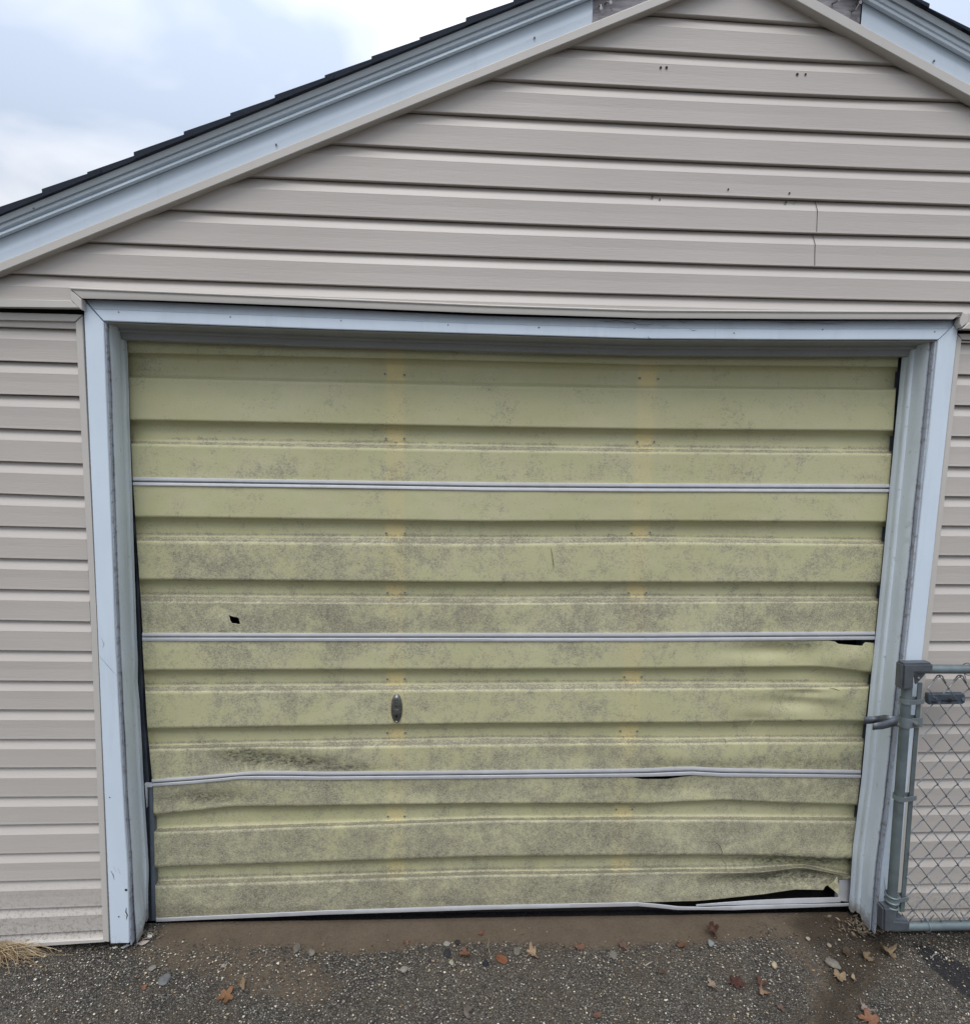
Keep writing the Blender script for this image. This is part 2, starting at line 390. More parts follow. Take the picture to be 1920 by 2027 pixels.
clip(bm, *trimL, Vector((-3, 0, 1))); clip(bm, bp(0, 628, YL), bp(150, 632, YL), Vector((-1.3, 0, 1))); clip(bm, bp(0, 1876, YL), bp(205, 1861, YL), Vector((-1.3, 0, 1)))
link('siding', bm, 'siding', garage)
# lower right siding
rr = [740.9, 802.3, 863.7, 924, 983, 1041, 1100, 1157, 1213, 1269.4, 1325, 1380, 1434, 1488.8, 1541.7, 1594.6, 1646.7, 1697.9, 1749, 1798.6]
rz = [bp(1918, y, YL) for y in rr]; tilt = .0055
rl = [(lambda x, p=p: p.z + (x-p.x)*tilt) for p in rz]
pre = [(lambda x, j=j: rl[0](x)+.101*j) for j in (2, 1)]; post = [(lambda x: rl[-1](x)-.098)]
bm = bmesh.new(); siding_courses(bm, pre+rl+post, 1.3, WX1-.004, OFFL, 60)
clip(bm, bp(1903, 669, YL), bp(1795, 1680, YL), Vector((3, 0, 1))); clip(bm, bp(1890, 674, YL), bp(1920, 675, YL), Vector((2, 0, 1)))
clip(bm, Vector((1, YL, .025)), Vector((3, YL, .02)), Vector((2, 0, 1)))
link('siding', bm, 'siding', garage)
# far side and back wall cladding (outside the frame)
bm = bmesh.new()
for X, s in ((WX0, -1), (WX1, 1)):
    for k in range(22):
        z1 = EAVE-.02-k*.1; 
        if z1 < .1: break
        rows = [[Vector((X+s*(.004-y*1.0), yy, z1-.1*t)) for yy in (.02, 2.0, 4.2, WDEP)] for t, y in PROF]
        sweep(bm, rows)
far_siding = link('siding', bm, 'siding', garage)
bm = bmesh.new()   # corner posts
for X, s in ((WX0, 1), (WX1, -1)):
    box(bm, (min(X-.024*s, X+.012*s), -.021, .03), (max(X-.024*s, X+.012*s), .06, EAVE-.01))
link('corner_post', bm, 'beige', garage)
# ------------------------------------------------------------------ walls, floor (the body behind the siding)
OL = bp(226, 1200, 0).x+.0; OR = bp(1803.8, 1200, 0).x
OTOP = bp(960, 664, 0).z
def zroof(x): return (RK_L[0].z + .0 + .424*(x-RK_L[0].x)) if x < APX else (RK_R[1].z - .424*(x-RK_R[1].x))
bm = bmesh.new()
box(bm, (WX0, .012, 0), (OL-.03, .10, EAVE)); box(bm, (OR+.03, .012, 0), (WX1, .10, EAVE)); box(bm, (OL-.0299, .012, OTOP+.02), (OR+.0299, .10, EAVE))
box(bm, (WX0, .101, 0), (WX0+.09, WDEP, EAVE)); box(bm, (WX1-.09, .101, 0), (WX1, WDEP, EAVE)); box(bm, (WX0+.0901, WDEP-.09, 0), (WX1-.0901, WDEP, EAVE))
for y0, y1 in ((.012, .1), (WDEP-.09, WDEP)):
    P = [Vector((WX0, y0, EAVE+.001)), Vector((WX1, y0, EAVE+.001)), Vector((APX, y0, zroof(APX)))]
    poly_w(bm, P, (0, y1-y0, 0), 0)
link('wall', bm, 'dark', garage)
# ------------------------------------------------------------------ rake: trim, soffit, fascia, shingles
SL = .424
def rake_c(p1, p2, Y, s):
    a, b = bp(*p1, Y), bp(*p2, Y); return ((a.z - s*SL*a.x)+(b.z - s*SL*b.x))/2
# name, Y, left pair, right pair
RK = {
 'tb': (YG-.026, ((0, 538), (960, 149)), ((1575, 0), (1920, 190))),
 'tt': (YG-.027, ((0, 524), (960, 126)), ((1698, 46), (1920, 167))),
 'so': (YG-.017, ((0, 474), (960, 87)), ((1713, 9), (1920, 118))),
 'st': (YG-.031, ((0, 461), (960, 70)), ((1722, 3), (1920, 109))),
 'fb': (YG-.030, ((0, 457), (960, 66)), ((1727, 0), (1920, 103))),
 'ft': (YG-.046, ((0, 426), (960, 40)), ((1794, 0), (1920, 68))),
 'sh': (YG-.057, ((0, 411), (960, 25)), ((1813, 0), (1920, 57))),
}
RC = {k: (v[0], rake_c(*v[1], v[0], 1), rake_c(*v[2], v[0], -1)) for k, v in RK.items()}
def rk(key, s, dz=0, dy=0):
    Y, cl, cr_ = RC[key]; c = cl if s > 0 else cr_
    xa_ = (cr_-cl)/(2*SL)
    return lambda x: Vector((x if x is not None else xa_, Y+dy, c + s*SL*(x if x is not None else xa_) + dz))
EX = {1: -1.98, -1: 3.65}
def rk_sweep(bm, s, fs, x0=None, x1=None, mi=None):
    n = 24; rows = []
    for i in range(n+1):
        row = []
        for f in fs:
            xe = EX[s] if x0 is None else x0
            xm = f(None).x if x1 is None else x1
            row.append(f(xe + (xm-xe)*i/n))
        rows.append(row)
    sweep(bm, rows, mi)
wood_x = {1: (bp(1173, 24, YG-.018).x), -1: (bp(1706, 30, YG-.018).x)}
for s in (1, -1):
    bm = bmesh.new()   # beige channel against the wall
    rk_sweep(bm, s, [rk('tb', s, .002, .030), rk('tb', s, 0, .003), rk('tb', s, 0), rk('tb', s, .0015, -.0012), rk('tt', s, -.0015, .0), rk('tt', s, .001, .001), rk('tt', s, .002, .010)])
    link('rake_trim', bm, 'beige', garage)
    bm = bmesh.new()   # rake board in painted metal, stops short of the ridge
    x1 = wood_x[s]
    rk_sweep(bm, s, [rk('tt', s, -.004, .012), rk('tt', s, .03, .010), rk('so', s, -.006, .001), rk('so', s, .004, .001)], x1=x1)
    link('rake_board', bm, 'blue', garage)
    bm = bmesh.new()
    rk_sweep(bm, s, [rk('tt', s, -.004, .016), rk('so', s, .006, .006)], x0=x1)
    link('rake_board', bm, 'wood', garage)['label'] = 'bare grey weathered wood where the metal cover is missing'
    bm = bmesh.new()   # fascia: lower lip, shadow groove, cove that leans out to the drip edge
    rk_sweep(bm, s, [rk('so', s, .006, .003), rk('so', s, .004, -.001), rk('so', s, .001, -.012), rk('so', s, .0025, -.017), rk('st', s, -.002, -.001), rk('st', s, 0, .0),
                     rk('st', s, .0005, .012), rk('fb', s, -.001, .012), rk('fb', s, 0, 0), rk('fb', s, .003, -.0035), rk('fb', s, .020, -.0035), rk('fb', s, .030, -.006), rk('ft', s, -.014, .007), rk('ft', s, -.006, .002), rk('ft', s, 0, 0), rk('ft', s, .004, .004), rk('ft', s, .003, .08)])
    link('fascia', bm, 'blued', garage, smooth=True, angle=35)
    # roof slope with shingle courses that show their butt ends at the rake
    bm = bmesh.new(); n = 21; xr = rk('sh', s)(None).x; xe = EX[s]
    for k in range(n):
        xa_, xb_ = xe+(xr-xe)*k/n, xe+(xr-xe)*(k+1.25)/n
        if k == n-1: xb_ = xr
        jit = random.uniform(-.006, .006)
        y0 = RC['sh'][0]+random.uniform(-.003, .003); y1 = WDEP+.25
        f = rk('sh', s); ft = rk('ft', s)
        ta, tb_ = .004+random.uniform(0, .003), -.0035
        P = [f(xa_+jit), f(xb_+jit), ft(xb_+jit), ft(xa_+jit)]
        P = [Vector((P[0].x, y0, P[0].z+ta)), Vector((P[1].x, y0, P[1].z+tb_)), Vector((P[2].x, y0+.001, P[2].z-.001)), Vector((P[3].x, y0+.001, P[3].z-.001))]
        poly_w(bm, P, (0, y1-y0, 0), 0)
    link('roof', bm, 'shingle', garage)
    bm = bmesh.new(); f = rk('ft', s, .001)
    P = [f(xe), f(None), f(None)-Vector((0, 0, .02)), f(xe)-Vector((0, 0, .02))]
    P = [Vector((p.x, YG+.03, p.z)) for p in P]; poly_w(bm, P, (0, WDEP+.15, 0), 0); link('roof_deck', bm, 'felt', garage)
# eave ends of the rake box
bm = bmesh.new()
for s in (1, -1):
    Y0 = RC['ft'][0]; P = [rk('ft', s)(EX[s]), rk('so', s)(EX[s]), rk('tt', s)(EX[s]), rk('ft', s, -.002, .10)(EX[s])]
    poly_w(bm, P, (-.006*s, 0, 0), 0)
link('fascia_end', bm, 'blued', garage)
bm = bmesh.new()
for x, y in ((66, 411), (547, 285)): pass
for x, y, Y in ((67.5, 411, YG-.050), (547, 285.5, YG-.018), (1058, 73.5, YG-.018), (1848, 119.5, YG-.018)):
    disc(bm, bp(x, y, Y)+Vector((0, -.002, 0)), .0024, 0)
    tube(bm, [bp(x, y, Y), bp(x, y, Y)+Vector((0, -.003, -.003))], .0024, 8)
link('nail', bm, 'screw', garage)
bm = bmesh.new()   # bent nails and torn bracket left in the bare wood
for (x, y, dx, dz) in ((1189, 9, .0, -.012), (1201, 3, .01, -.004), (1694, 18, .008, .016), (1704, 6, -.006, .012), (1655, 3, .004, .004)):
    p = bp(x, y, YG-.03); tube(bm, [p+Vector((0, .02, .01)), p, p+Vector((dx, -.004, dz))], .0022, 7); disc(bm, p+Vector((dx, -.006, dz)), .005, 0)
link('nail', bm, 'screw', garage)
# ------------------------------------------------------------------ wall trims (beige channels)
YJ = YG-.006
def trim(px, Y=YJ, th=.02, name='trim', mat='beige', bev=.0015, parent=garage):
    bm = bmesh.new(); poly_px(bm, px, Y, th, bev); return link(name, bm, mat, parent)
bm = bmesh.new()   # head channel above the casing with a raised bead on its top edge
xsj = [138, 300, 640, 960, 1280, 1600, 1905]; yt = {138: 570, 640: 590.7, 960: 604, 1280: 614, 1600: 616, 1905: 617}; yb = {138: 590, 300: 594, 640: 607, 960: 620, 1280: 629.5, 1600: 631.5, 1905: 632}
rows = []
for x in [138+(1905-138)*i/60 for i in range(61)]:
    a, b = interp(yt, x), interp(yb, x)
    x2 = x + (26 if x < 170 else 0) if False else x
    q = [(a-2, .012), (a-1.2, -.002), (a, -.004), (a+2, -.003), (a+3.2, 0), (b-2.5, 0), (b-.3, .001), (b, .003), (b-.5, .022)]
    rows.append([bp(x2, yy, YJ+dy) for yy, dy in q])
# mitre the two ends
sweep(bm, rows)
clip(bm, bp(138, 569, YJ), bp(163, 591, YJ), Vector((.5, 0, 2.3))); clip(bm, bp(1905.5, 616, YJ), bp(1886, 632.5, YJ), Vector((.5, 0, 2.3)))
link('trim', bm, 'beige', garage, smooth=True, angle=30)
trim([(137.5, 572), (161, 591.5), (161.5, 613), (152, 606), (140, 593)])
trim([(-30, 590.2), (0, 591), (139, 594.2), (156, 609), (0, 606.5), (-30, 606)], YJ+.001)
trim([(-30, 619), (0, 617.6), (150, 621.5), (163, 622.5), (148, 636), (0, 632.5), (-30, 632)], YL-.008)
trim([(149, 638), (162.5, 624.5), (192, 1240), (215.5, 1866), (204, 1864), (178.5, 1200)], YL-.008)
trim([(1906.5, 618), (1918, 622), (1916, 637), (1903.5, 648), (1900, 640), (1901, 632)], YJ)
trim([(1918, 638.5), (1960, 639), (1960, 652), (1905, 650.5)], YJ+.001)
trim([(1897, 660), (1904.5, 672), (1960, 673), (1960, 660)], YL-.006)
trim([(1895, 662), (1904, 671), (1847, 1200), (1835.5, 1311), (1806, 1590), (1786, 1782), (1774, 1782), (1793, 1590), (1823, 1311), (1836.5, 1200)], YL-.008)
# base starter strip, left
trim([(50, 1868), (206, 1859.5), (208, 1866), (60, 1876)], YL-.006, .02, 'base_strip')
trim([(1795, 1812), (1960, 1806), (1960, 1822), (1795, 1826)], YL+.004, .02, 'base_strip')
# ------------------------------------------------------------------ door casing (pale blue metal wrapped boards)
YC = -.030
def wavy_board(px_out, px_in, Y, th, name, mat='blue', n=70, amp=.0006):
    """vertical board between two photo-measured edges (tables y->x)"""
    bm = bmesh.new(); rows = []
    ys = [px_out[0][0], px_out[-1][0]]; 
    for i in range(n+1):
        t = i/n
        a = (interp_y(px_out, px_out[0][0]+(px_out[-1][0]-px_out[0][0])*t), px_out[0][0]+(px_out[-1][0]-px_out[0][0])*t)
        b = (interp_y(px_in, px_in[0][0]+(px_in[-1][0]-px_in[0][0])*t), px_in[0][0]+(px_in[-1][0]-px_in[0][0])*t)
        A, B = bp(*a, Y), bp(*b, Y); row = [A+Vector((0, th, 0)), A+Vector((0, .002, 0))]
        for u in (.03, .25, .5, .75, .97):
            q = A.lerp(B, u); q.y += amp*2*noise.noise((q.x*20, q.z*4, 1)) ; row.append(q)
        row += [B+Vector((0, .002, 0)), B+Vector((0, th, 0))]
        rows.append(row)
    V = sweep(bm, rows)
    for r in (V[0], V[-1]): bm.faces.new(r)
    return link(name, bm, mat, garage, smooth=True, angle=35)
def interp_y(tab, y): return interp(tab, y)
wavy_board([(593.5, 165), (1200, 191), (1868, 218.5)], [(638, 205), (1200, 225.5), (1400, 234), (1620, 246), (1723, 253), (1867, 256)], YC, .035, 'door_casing')
wavy_board([(634.5, 1898), (1200, 1837), (1311, 1824), (1586, 1794), (1790, 1775)], [(674, 1857.5), (1200, 1805), (1385, 1785), (1590, 1764), (1723, 1746), (1822, 1739)], YC, .035, 'door_casing')
HB = {205: 635.5, 640: 651.5, 960: 661, 1280: 670.5, 1600: 672.5, 1857: 672.5}
HT = {166: 592, 640: 611, 960: 625, 1280: 633, 1600: 635, 1898: 633.5}
bm = bmesh.new(); rows = []
for i in range(91):
    t = i/90; xt_ = 168+(1896-168)*t; xb_ = 206.5+(1856-206.5)*t
    a, b = interp(HT, xt_), interp(HB, xb_); w_ = .0006*noise.noise((t*30, 5, 0)); row = []
    for u, dy in ((-.03, .03), (0, .012), (.04, .010), (.42, .006), (.455, .001), (.5, 0), (.95, 0), (1, .002), (.99, .03)):
        row.append(bp(xt_+(xb_-xt_)*u, a+(b-a)*u, YC+dy+w_))
    rows.append(row)
V = sweep(bm, rows)
for r in (V[0], V[-1]): bm.faces.new(r)
link('door_casing', bm, 'blue', garage, smooth=True, angle=30)
bm = bmesh.new()
for x, y in ((235, 617.5), (456, 627), (675, 634.5), (887, 643), (1066, 648), (1256, 649.5), (1067, 648), (1453, 659), (1628, 652), (1850, 656.5)):
    p = bp(x, y, YC); tube(bm, [p+Vector((0, .002, 0)), p+Vector((0, -.0012, 0))], .0022, 8)
link('nail', bm, 'screw', garage)
def wear(name, lines, Y, mat, parent=None):
    for pts, wd in lines:
        bm = bmesh.new(); P = [bp(x, y, Y) for x, y in pts]; A = []; B = []
        for i, p in enumerate(P):
            d = (P[min(i+1, len(P)-1)]-P[max(i-1, 0)]).normalized(); n = d.cross(Vector((0, 1, 0)))
            ww = wd*.00082*(.25 if i in (0, len(P)-1) else 1); A.append(p+n*ww); B.append(p-n*ww)
        sweep(bm, [A, B]); link(name, bm, mat, garage)
wear('crack', [([(1184, 634), (1200, 636), (1222, 634.5), (1240, 638), (1252, 637), (1262, 642), (1281, 643), (1296, 640)], .8), ([(1300, 641), (1312, 645), (1326, 643)], .6),
    ([(1340, 633), (1352, 638), (1361, 636)], .7), ([(1364, 650), (1372, 654), (1379, 653)], .8), ([(1415, 640), (1416, 668)], .5), ([(1520, 635), (1560, 639), (1600, 637.5), (1640, 640), (1680, 637)], .7), ([(1282, 665), (1286, 670), (1290, 671)], 1.0),
    ([(219, 1724), (224, 1733), (226, 1742)], 1.2), ([(225, 1716), (230, 1728)], .9), ([(233, 1719), (238, 1731)], .8), ([(250, 1797), (249, 1806), (252, 1812), (250, 1821)], 2.2), ([(246, 1812), (251, 1816)], 1.2),
    ([(200, 1262), (206, 1276), (203, 1283)], .6), ([(196, 1298), (214, 1319), (231, 1338)], .5), ([(1750, 1735), (1752, 1760), (1749, 1790)], 1.0), ([(1742, 1700), (1740, 1722)], .7)], YC-.0012, 'dark')
bm = bmesh.new()
for x, y, r in ((249.5, 1762.5, .0045), (235, 1815.5, .0027), (217, 1579, .002)): disc(bm, bp(x, y, YC-.0014), r, 0)
link('nail', bm, 'dark', garage)
# jambs
YD = .095       # face of the raised door ribs
Lin = [(638, 205), (1200, 225.5), (1400, 234), (1620, 246), (1723, 253), (1867, 256)]
Rin = [(674, 1857.5), (1200, 1805), (1385, 1785), (1590, 1764), (1723, 1746), (1822, 1739)]
JS = [(.0005, -.024), (.0055, -.0235), (.006, -.020), (.006, .0), (.0095, .0), (.0095, -.010), (.0115, -.0125), (.013, -.010), (.0135, .02), (.014, .040), (.0148, .044), (.0180, .0455),
      (.0205, .049), (.0215, .056), (.0195, .066), (.0200, .071), (.0225, .0745), (.0228, .088), (.012, .0885), (.010, .12)]
JM = [1, 1, 1, 2, 2, 1, 1] + [0]*10 + [2]*2
def jamb(tab, s, lo):
    bm = bmesh.new(); rows = []; n = 110
    y0, y1 = tab[0][0], tab[-1][0]
    for i in range(n+1):
        yy = y0+(y1-y0)*i/n; p = bp(interp(tab, yy), yy, YC); row = []
        low = max(0, (p.z < .32)*(.32-p.z)/.32)
        for j, (u, Y) in enumerate(JS):
            k = 1 if j in (1, 2, 5, 6, 7) else .35
            if s > 0 and j <= 8: u *= .45
            if s > 0 and j > 8: u = .0052-(u-.0095)*.55+(.004 if j > 14 else 0)*.5
            if j >= len(JS)-2: u = -.022
            du = .0022*k*noise.noise((p.z*6, j*.2, s*3.1)) + .0010*k*noise.noise((p.z*30, j*.5, s))
            if s > 0 and 5 <= j < 14: du += low**2*.012
            if s > 0 and j >= 15:   # kicked stop strip
                du += .0035*math.exp(-((p.z-.92)/.05)**2)*-1 + .003*math.exp(-((p.z-.22)/.06)**2)
            row.append(Vector((p.x+s*(u+du), Y, p.z)))
        rows.append(row)
    # ragged rotten foot
    last = rows[-1]
    for j, q in enumerate(last): q.z = lo + .014*noise.noise((j*.9, s*5, 2)) + (.018 if 8 < j < 14 else 0)
    sweep(bm, rows, JM)
    return link('door_jamb', bm, ['jamb', 'lip', 'dark'], garage, smooth=True, angle=40)
jamb(Lin, 1, .028); jamb(Rin, -1, .022)
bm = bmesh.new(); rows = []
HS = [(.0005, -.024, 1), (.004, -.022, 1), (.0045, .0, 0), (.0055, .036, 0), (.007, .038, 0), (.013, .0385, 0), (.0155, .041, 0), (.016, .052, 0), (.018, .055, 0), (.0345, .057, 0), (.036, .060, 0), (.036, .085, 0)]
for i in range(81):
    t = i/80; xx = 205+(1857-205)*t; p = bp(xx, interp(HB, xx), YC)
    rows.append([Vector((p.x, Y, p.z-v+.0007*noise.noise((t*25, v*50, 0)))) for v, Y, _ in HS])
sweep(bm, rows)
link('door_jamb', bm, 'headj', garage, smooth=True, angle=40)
# rubber seal under the head stop
bm = bmesh.new(); rows = []
sy = {246: 671.5, 600: 683, 900: 695, 1020: 699.5, 1150: 698, 1280: 699, 1785: 699}
for i in range(91):
    xx = 246+(1785-246)*i/90; yy = interp(sy, xx)
    rows.append([bp(xx, yy-3.5, .086), bp(xx, yy-1.0, .0845), bp(xx, yy+.4, .085), bp(xx, yy+1.6, .090)])
sweep(bm, rows); link('weather_seal', bm, 'lip', garage)

# ------------------------------------------------------------------ the garage door
EL = [(660, 250), (674, 250), (944, 262.5), (1252, 283), (1256, 281), (1443, 292), (1542, 301), (1556, 302.5), (1613, 304), (1830, 309)]
ER = [(660, 1781), (705, 1778), (957, 1760.5), (1250, 1733), (1272, 1729), (1332, 1729), (1334, 1724), (1356, 1723), (1360, 1720), (1434, 1712), (1470, 1709), (1524, 1704.5), (1618, 1694.5), (1698, 1688.5), (1740, 1684.5), (1830, 1680)]
def F(*v, **k):
    d = {250: v[0], 960: v[1], 1280: v[2], 1780: v[3]}; d.update(k.get('x', {})); return d
P1 = [('r', F(662, 688, 690, 690)), ('r', F(698, 714, 722, 726)), ('g', F(708, 727, 735, 736)), ('g', F(741, 756, 763, 767)), ('r', F(748, 765, 769, 772)),
      ('r', F(831, 845, 850, 853)), ('g', F(841, 856, 860, 863.6)), ('g', F(872, 882, 887.5, 893)), ('r', F(879, 893, 896, 899)), ('r', F(947, 957, 959, 960))]
P2 = [('r', F(957, 968, 970, 972)), ('r', F(1023, 1032.5, 1031.5, 1033.5)), ('g', F(1031.5, 1042, 1041.7, 1043)), ('g', F(1061.5, 1065, 1064, 1072)), ('r', F(1072, 1080, 1075, 1079)),
      ('r', F(1147, 1153, 1153, 1153.6)), ('g', F(1155, 1162, 1161, 1160)), ('g', F(1179, 1184, 1182, 1184)), ('r', F(1193, 1197, 1195, 1192)), ('r', F(1256, 1256, 1256, 1254))]
P3 = [('r', {250: 1266, 1450: 1266, 1640: 1268, 1652: 1270, 1658: 1274, 1705: 1277.5, 1709: 1272, 1712: 1271, 1730: 1273}),
      ('r', {250: 1327, 960: 1325, 1280: 1323, 1560: 1320.5, 1628: 1320.5, 1670: 1324, 1730: 1332}), ('g', {250: 1334, 960: 1332, 1280: 1328.5, 1560: 1327, 1628: 1326.5, 1670: 1330, 1730: 1336}),
      ('g', F(1359, 1354, 1352, 1355)), ('r', {250: 1371, 960: 1368, 1280: 1366, 1560: 1363.5, 1640: 1361.5, 1730: 1360.5}),
      ('r', {250: 1443, 960: 1432, 1280: 1431, 1480: 1430, 1590: 1427, 1720: 1427}), ('g', {250: 1449.5, 960: 1441, 1280: 1437.5, 1480: 1438.5, 1590: 1436, 1720: 1434.5}),
      ('g', F(1477, 1461, 1463, 1461)), ('r', F(1485, 1477, 1473, 1470)), ('r', {300: 1546, 460: 1535, 560: 1530, 960: 1528, 1280: 1525, 1370: 1521, 1500: 1526, 1705: 1529})]
P4 = [('r', {300: 1554, 460: 1543, 560: 1541, 960: 1539, 1235: 1536, 1270: 1543, 1320: 1543.5, 1372: 1536, 1500: 1535, 1705: 1537}),
      ('r', {300: 1613, 380: 1606, 460: 1598, 560: 1596, 960: 1591, 1280: 1591, 1430: 1584, 1560: 1590, 1705: 1593.5}), ('g', {300: 1619, 380: 1611, 460: 1602, 560: 1601, 960: 1597, 1280: 1595.5, 1430: 1589, 1560: 1594, 1705: 1596}),
      ('g', F(1640, 1619, 1616, 1618, x={300: 1640})), ('r', F(1650, 1626, 1624.5, 1628, x={300: 1650})),
      ('r', F(1717, 1696, 1693, 1698, x={300: 1717, 1500: 1694, 1600: 1697})), ('g', F(1721, 1701, 1698, 1701, x={300: 1721, 1560: 1700})),
      ('g', {300: 1744, 960: 1725, 1280: 1722, 1500: 1716, 1590: 1712, 1640: 1722, 1690: 1733}), ('r', {300: 1757, 960: 1734, 1280: 1730, 1500: 1726, 1590: 1722, 1640: 1730, 1690: 1736}),
      ('r', {300: 1818, 640: 1804, 960: 1794, 1280: 1786.5, 1380: 1784, 1520: 1771.5, 1577: 1764, 1632: 1764, 1637: 1758, 1658: 1752, 1664: 1744, 1676: 1741, 1690: 1736.8})]
GD = .025
def gs(x, y, cx, cy, rx, ry): return math.exp(-((x-cx)/rx)**2-((y-cy)/ry)**2)
DENTS = [(1600, 1738, 60, 18, .030), (1500, 1752, 100, 16, .020), (1545, 1757, 70, 7, -.010), (1640, 1725, 40, 9, -.012), (1480, 1722, 90, 8, -.008), (1700, 1740, 30, 16, -.01), (1575, 1392, 60, 14, .012), (1640, 1378, 42, 18, -.010), (1600, 1372, 40, 6, .008), (1530, 1290, 90, 14, .011), (1590, 1310, 30, 18, .006), (1685, 1300, 42, 26, -.014), (1632, 1300, 6, 24, -.005), (1500, 1425, 40, 12, .006),
         (520, 1505, 90, 22, .010), (640, 1490, 70, 20, -.004), (430, 1580, 90, 18, .010), (1350, 1560, 80, 20, .007), (1330, 1495, 90, 22, -.006), (1430, 1660, 90, 40, .005), (1480, 1450, 60, 20, .005), (440, 1205, 22, 18, .006),
         (1180, 1500, 140, 20, .004), (850, 1570, 160, 20, .004), (1640, 1700, 60, 18, -.008), (1300, 1735, 120, 14, .004)]
GB = [(690, 0), (880, .05), (945, .26), (965, -.02), (1030, .08), (1085, .34), (1150, .34), (1200, .52), (1254, .55), (1272, .34), (1325, .26), (1372, .36), (1430, .34), (1480, .44), (1530, .60), (1560, .60), (1600, .52), (1640, .62), (1700, .64), (1760, .74), (1815, .88)]
AMX = [(700, 1283, 783), (1050, 1267, 783), (1340, 1250, 784), (1450, 1243, 785), (1600, 1233, 784), (1830, 1224, 783)]
def attrs(px, py, kind, slope, t=0):
    g = interp(GB, py)
    g += .20*gs(px, py, 450, 1120, 330, 70) + .12*gs(px, py, 420, 1230, 330, 50) + .10*gs(px, py, 500, 1300, 300, 40) - .12*gs(px, py, 1400, 1300, 380, 60) - .10*gs(px, py, 1300, 1395, 330, 40)
    g += .15*gs(px, py, 1560, 1230, 120, 25) - .12*gs(px, py, 1200, 1110, 250, 40)
    if kind == 'g': g *= .45
    if slope == 'up' and py > 868: g += .85 if t < .8 else .25
    if slope is None and kind == 'g' and t > .78 and py > 868: g += .6
    if slope == 'dn': g *= .3
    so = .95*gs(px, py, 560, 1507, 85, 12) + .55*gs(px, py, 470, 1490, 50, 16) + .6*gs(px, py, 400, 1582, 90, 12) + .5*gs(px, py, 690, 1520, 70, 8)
    so += .75*gs(px, py, 1610, 1700, 130, 9) + .7*gs(px, py, 1570, 1742, 110, 14) + .35*gs(px, py, 1560, 1276, 90, 7) + .45*gs(px, py, 1450, 1640, 45, 40)*0 + .25*gs(px, py, 1300, 1560, 60, 16) + .30*gs(px, py, 1400, 1512, 160, 9)  # dark smears, plus shade of the fold and crumples painted in
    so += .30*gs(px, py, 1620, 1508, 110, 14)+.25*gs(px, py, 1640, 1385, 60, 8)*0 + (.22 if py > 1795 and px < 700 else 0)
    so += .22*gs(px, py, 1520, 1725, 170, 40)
    a = 0
    ty = [(r[0], r[1]) for r in AMX]; tl = [(r[0], r[2]) for r in AMX]
    for c in (interp(ty, py), interp(tl, py)):
        d = abs(px-c); e = max(0, min(1, (21-d)/4)); a = max(a, e)
    a *= 1.0 if (kind == 'g' and not slope) else (.36 if py < 960 else .24)
    if kind == 'g' and not slope and px < 318: a = max(a, .3*max(0, 1-(px-250-(py-700)*.05)/40))
    if 1500 < py: a *= .75
    return max(0, min(1.3, g)), min(1, so*1.7), a
HOLE = [(451.5, 1216), (456, 1219), (463, 1221.5), (470, 1222.5), (472.5, 1223), (473.5, 1229), (476, 1236), (467, 1234.5), (459, 1233.5), (456, 1229), (454, 1222)]
def inpoly(x, y, P):
    r = False; j = len(P)-1
    for i in range(len(P)):
        if (P[i][1] > y) != (P[j][1] > y) and x < (P[j][0]-P[i][0])*(y-P[i][1])/(P[j][1]-P[i][1])+P[i][0]: r = not r
        j = i
    return r
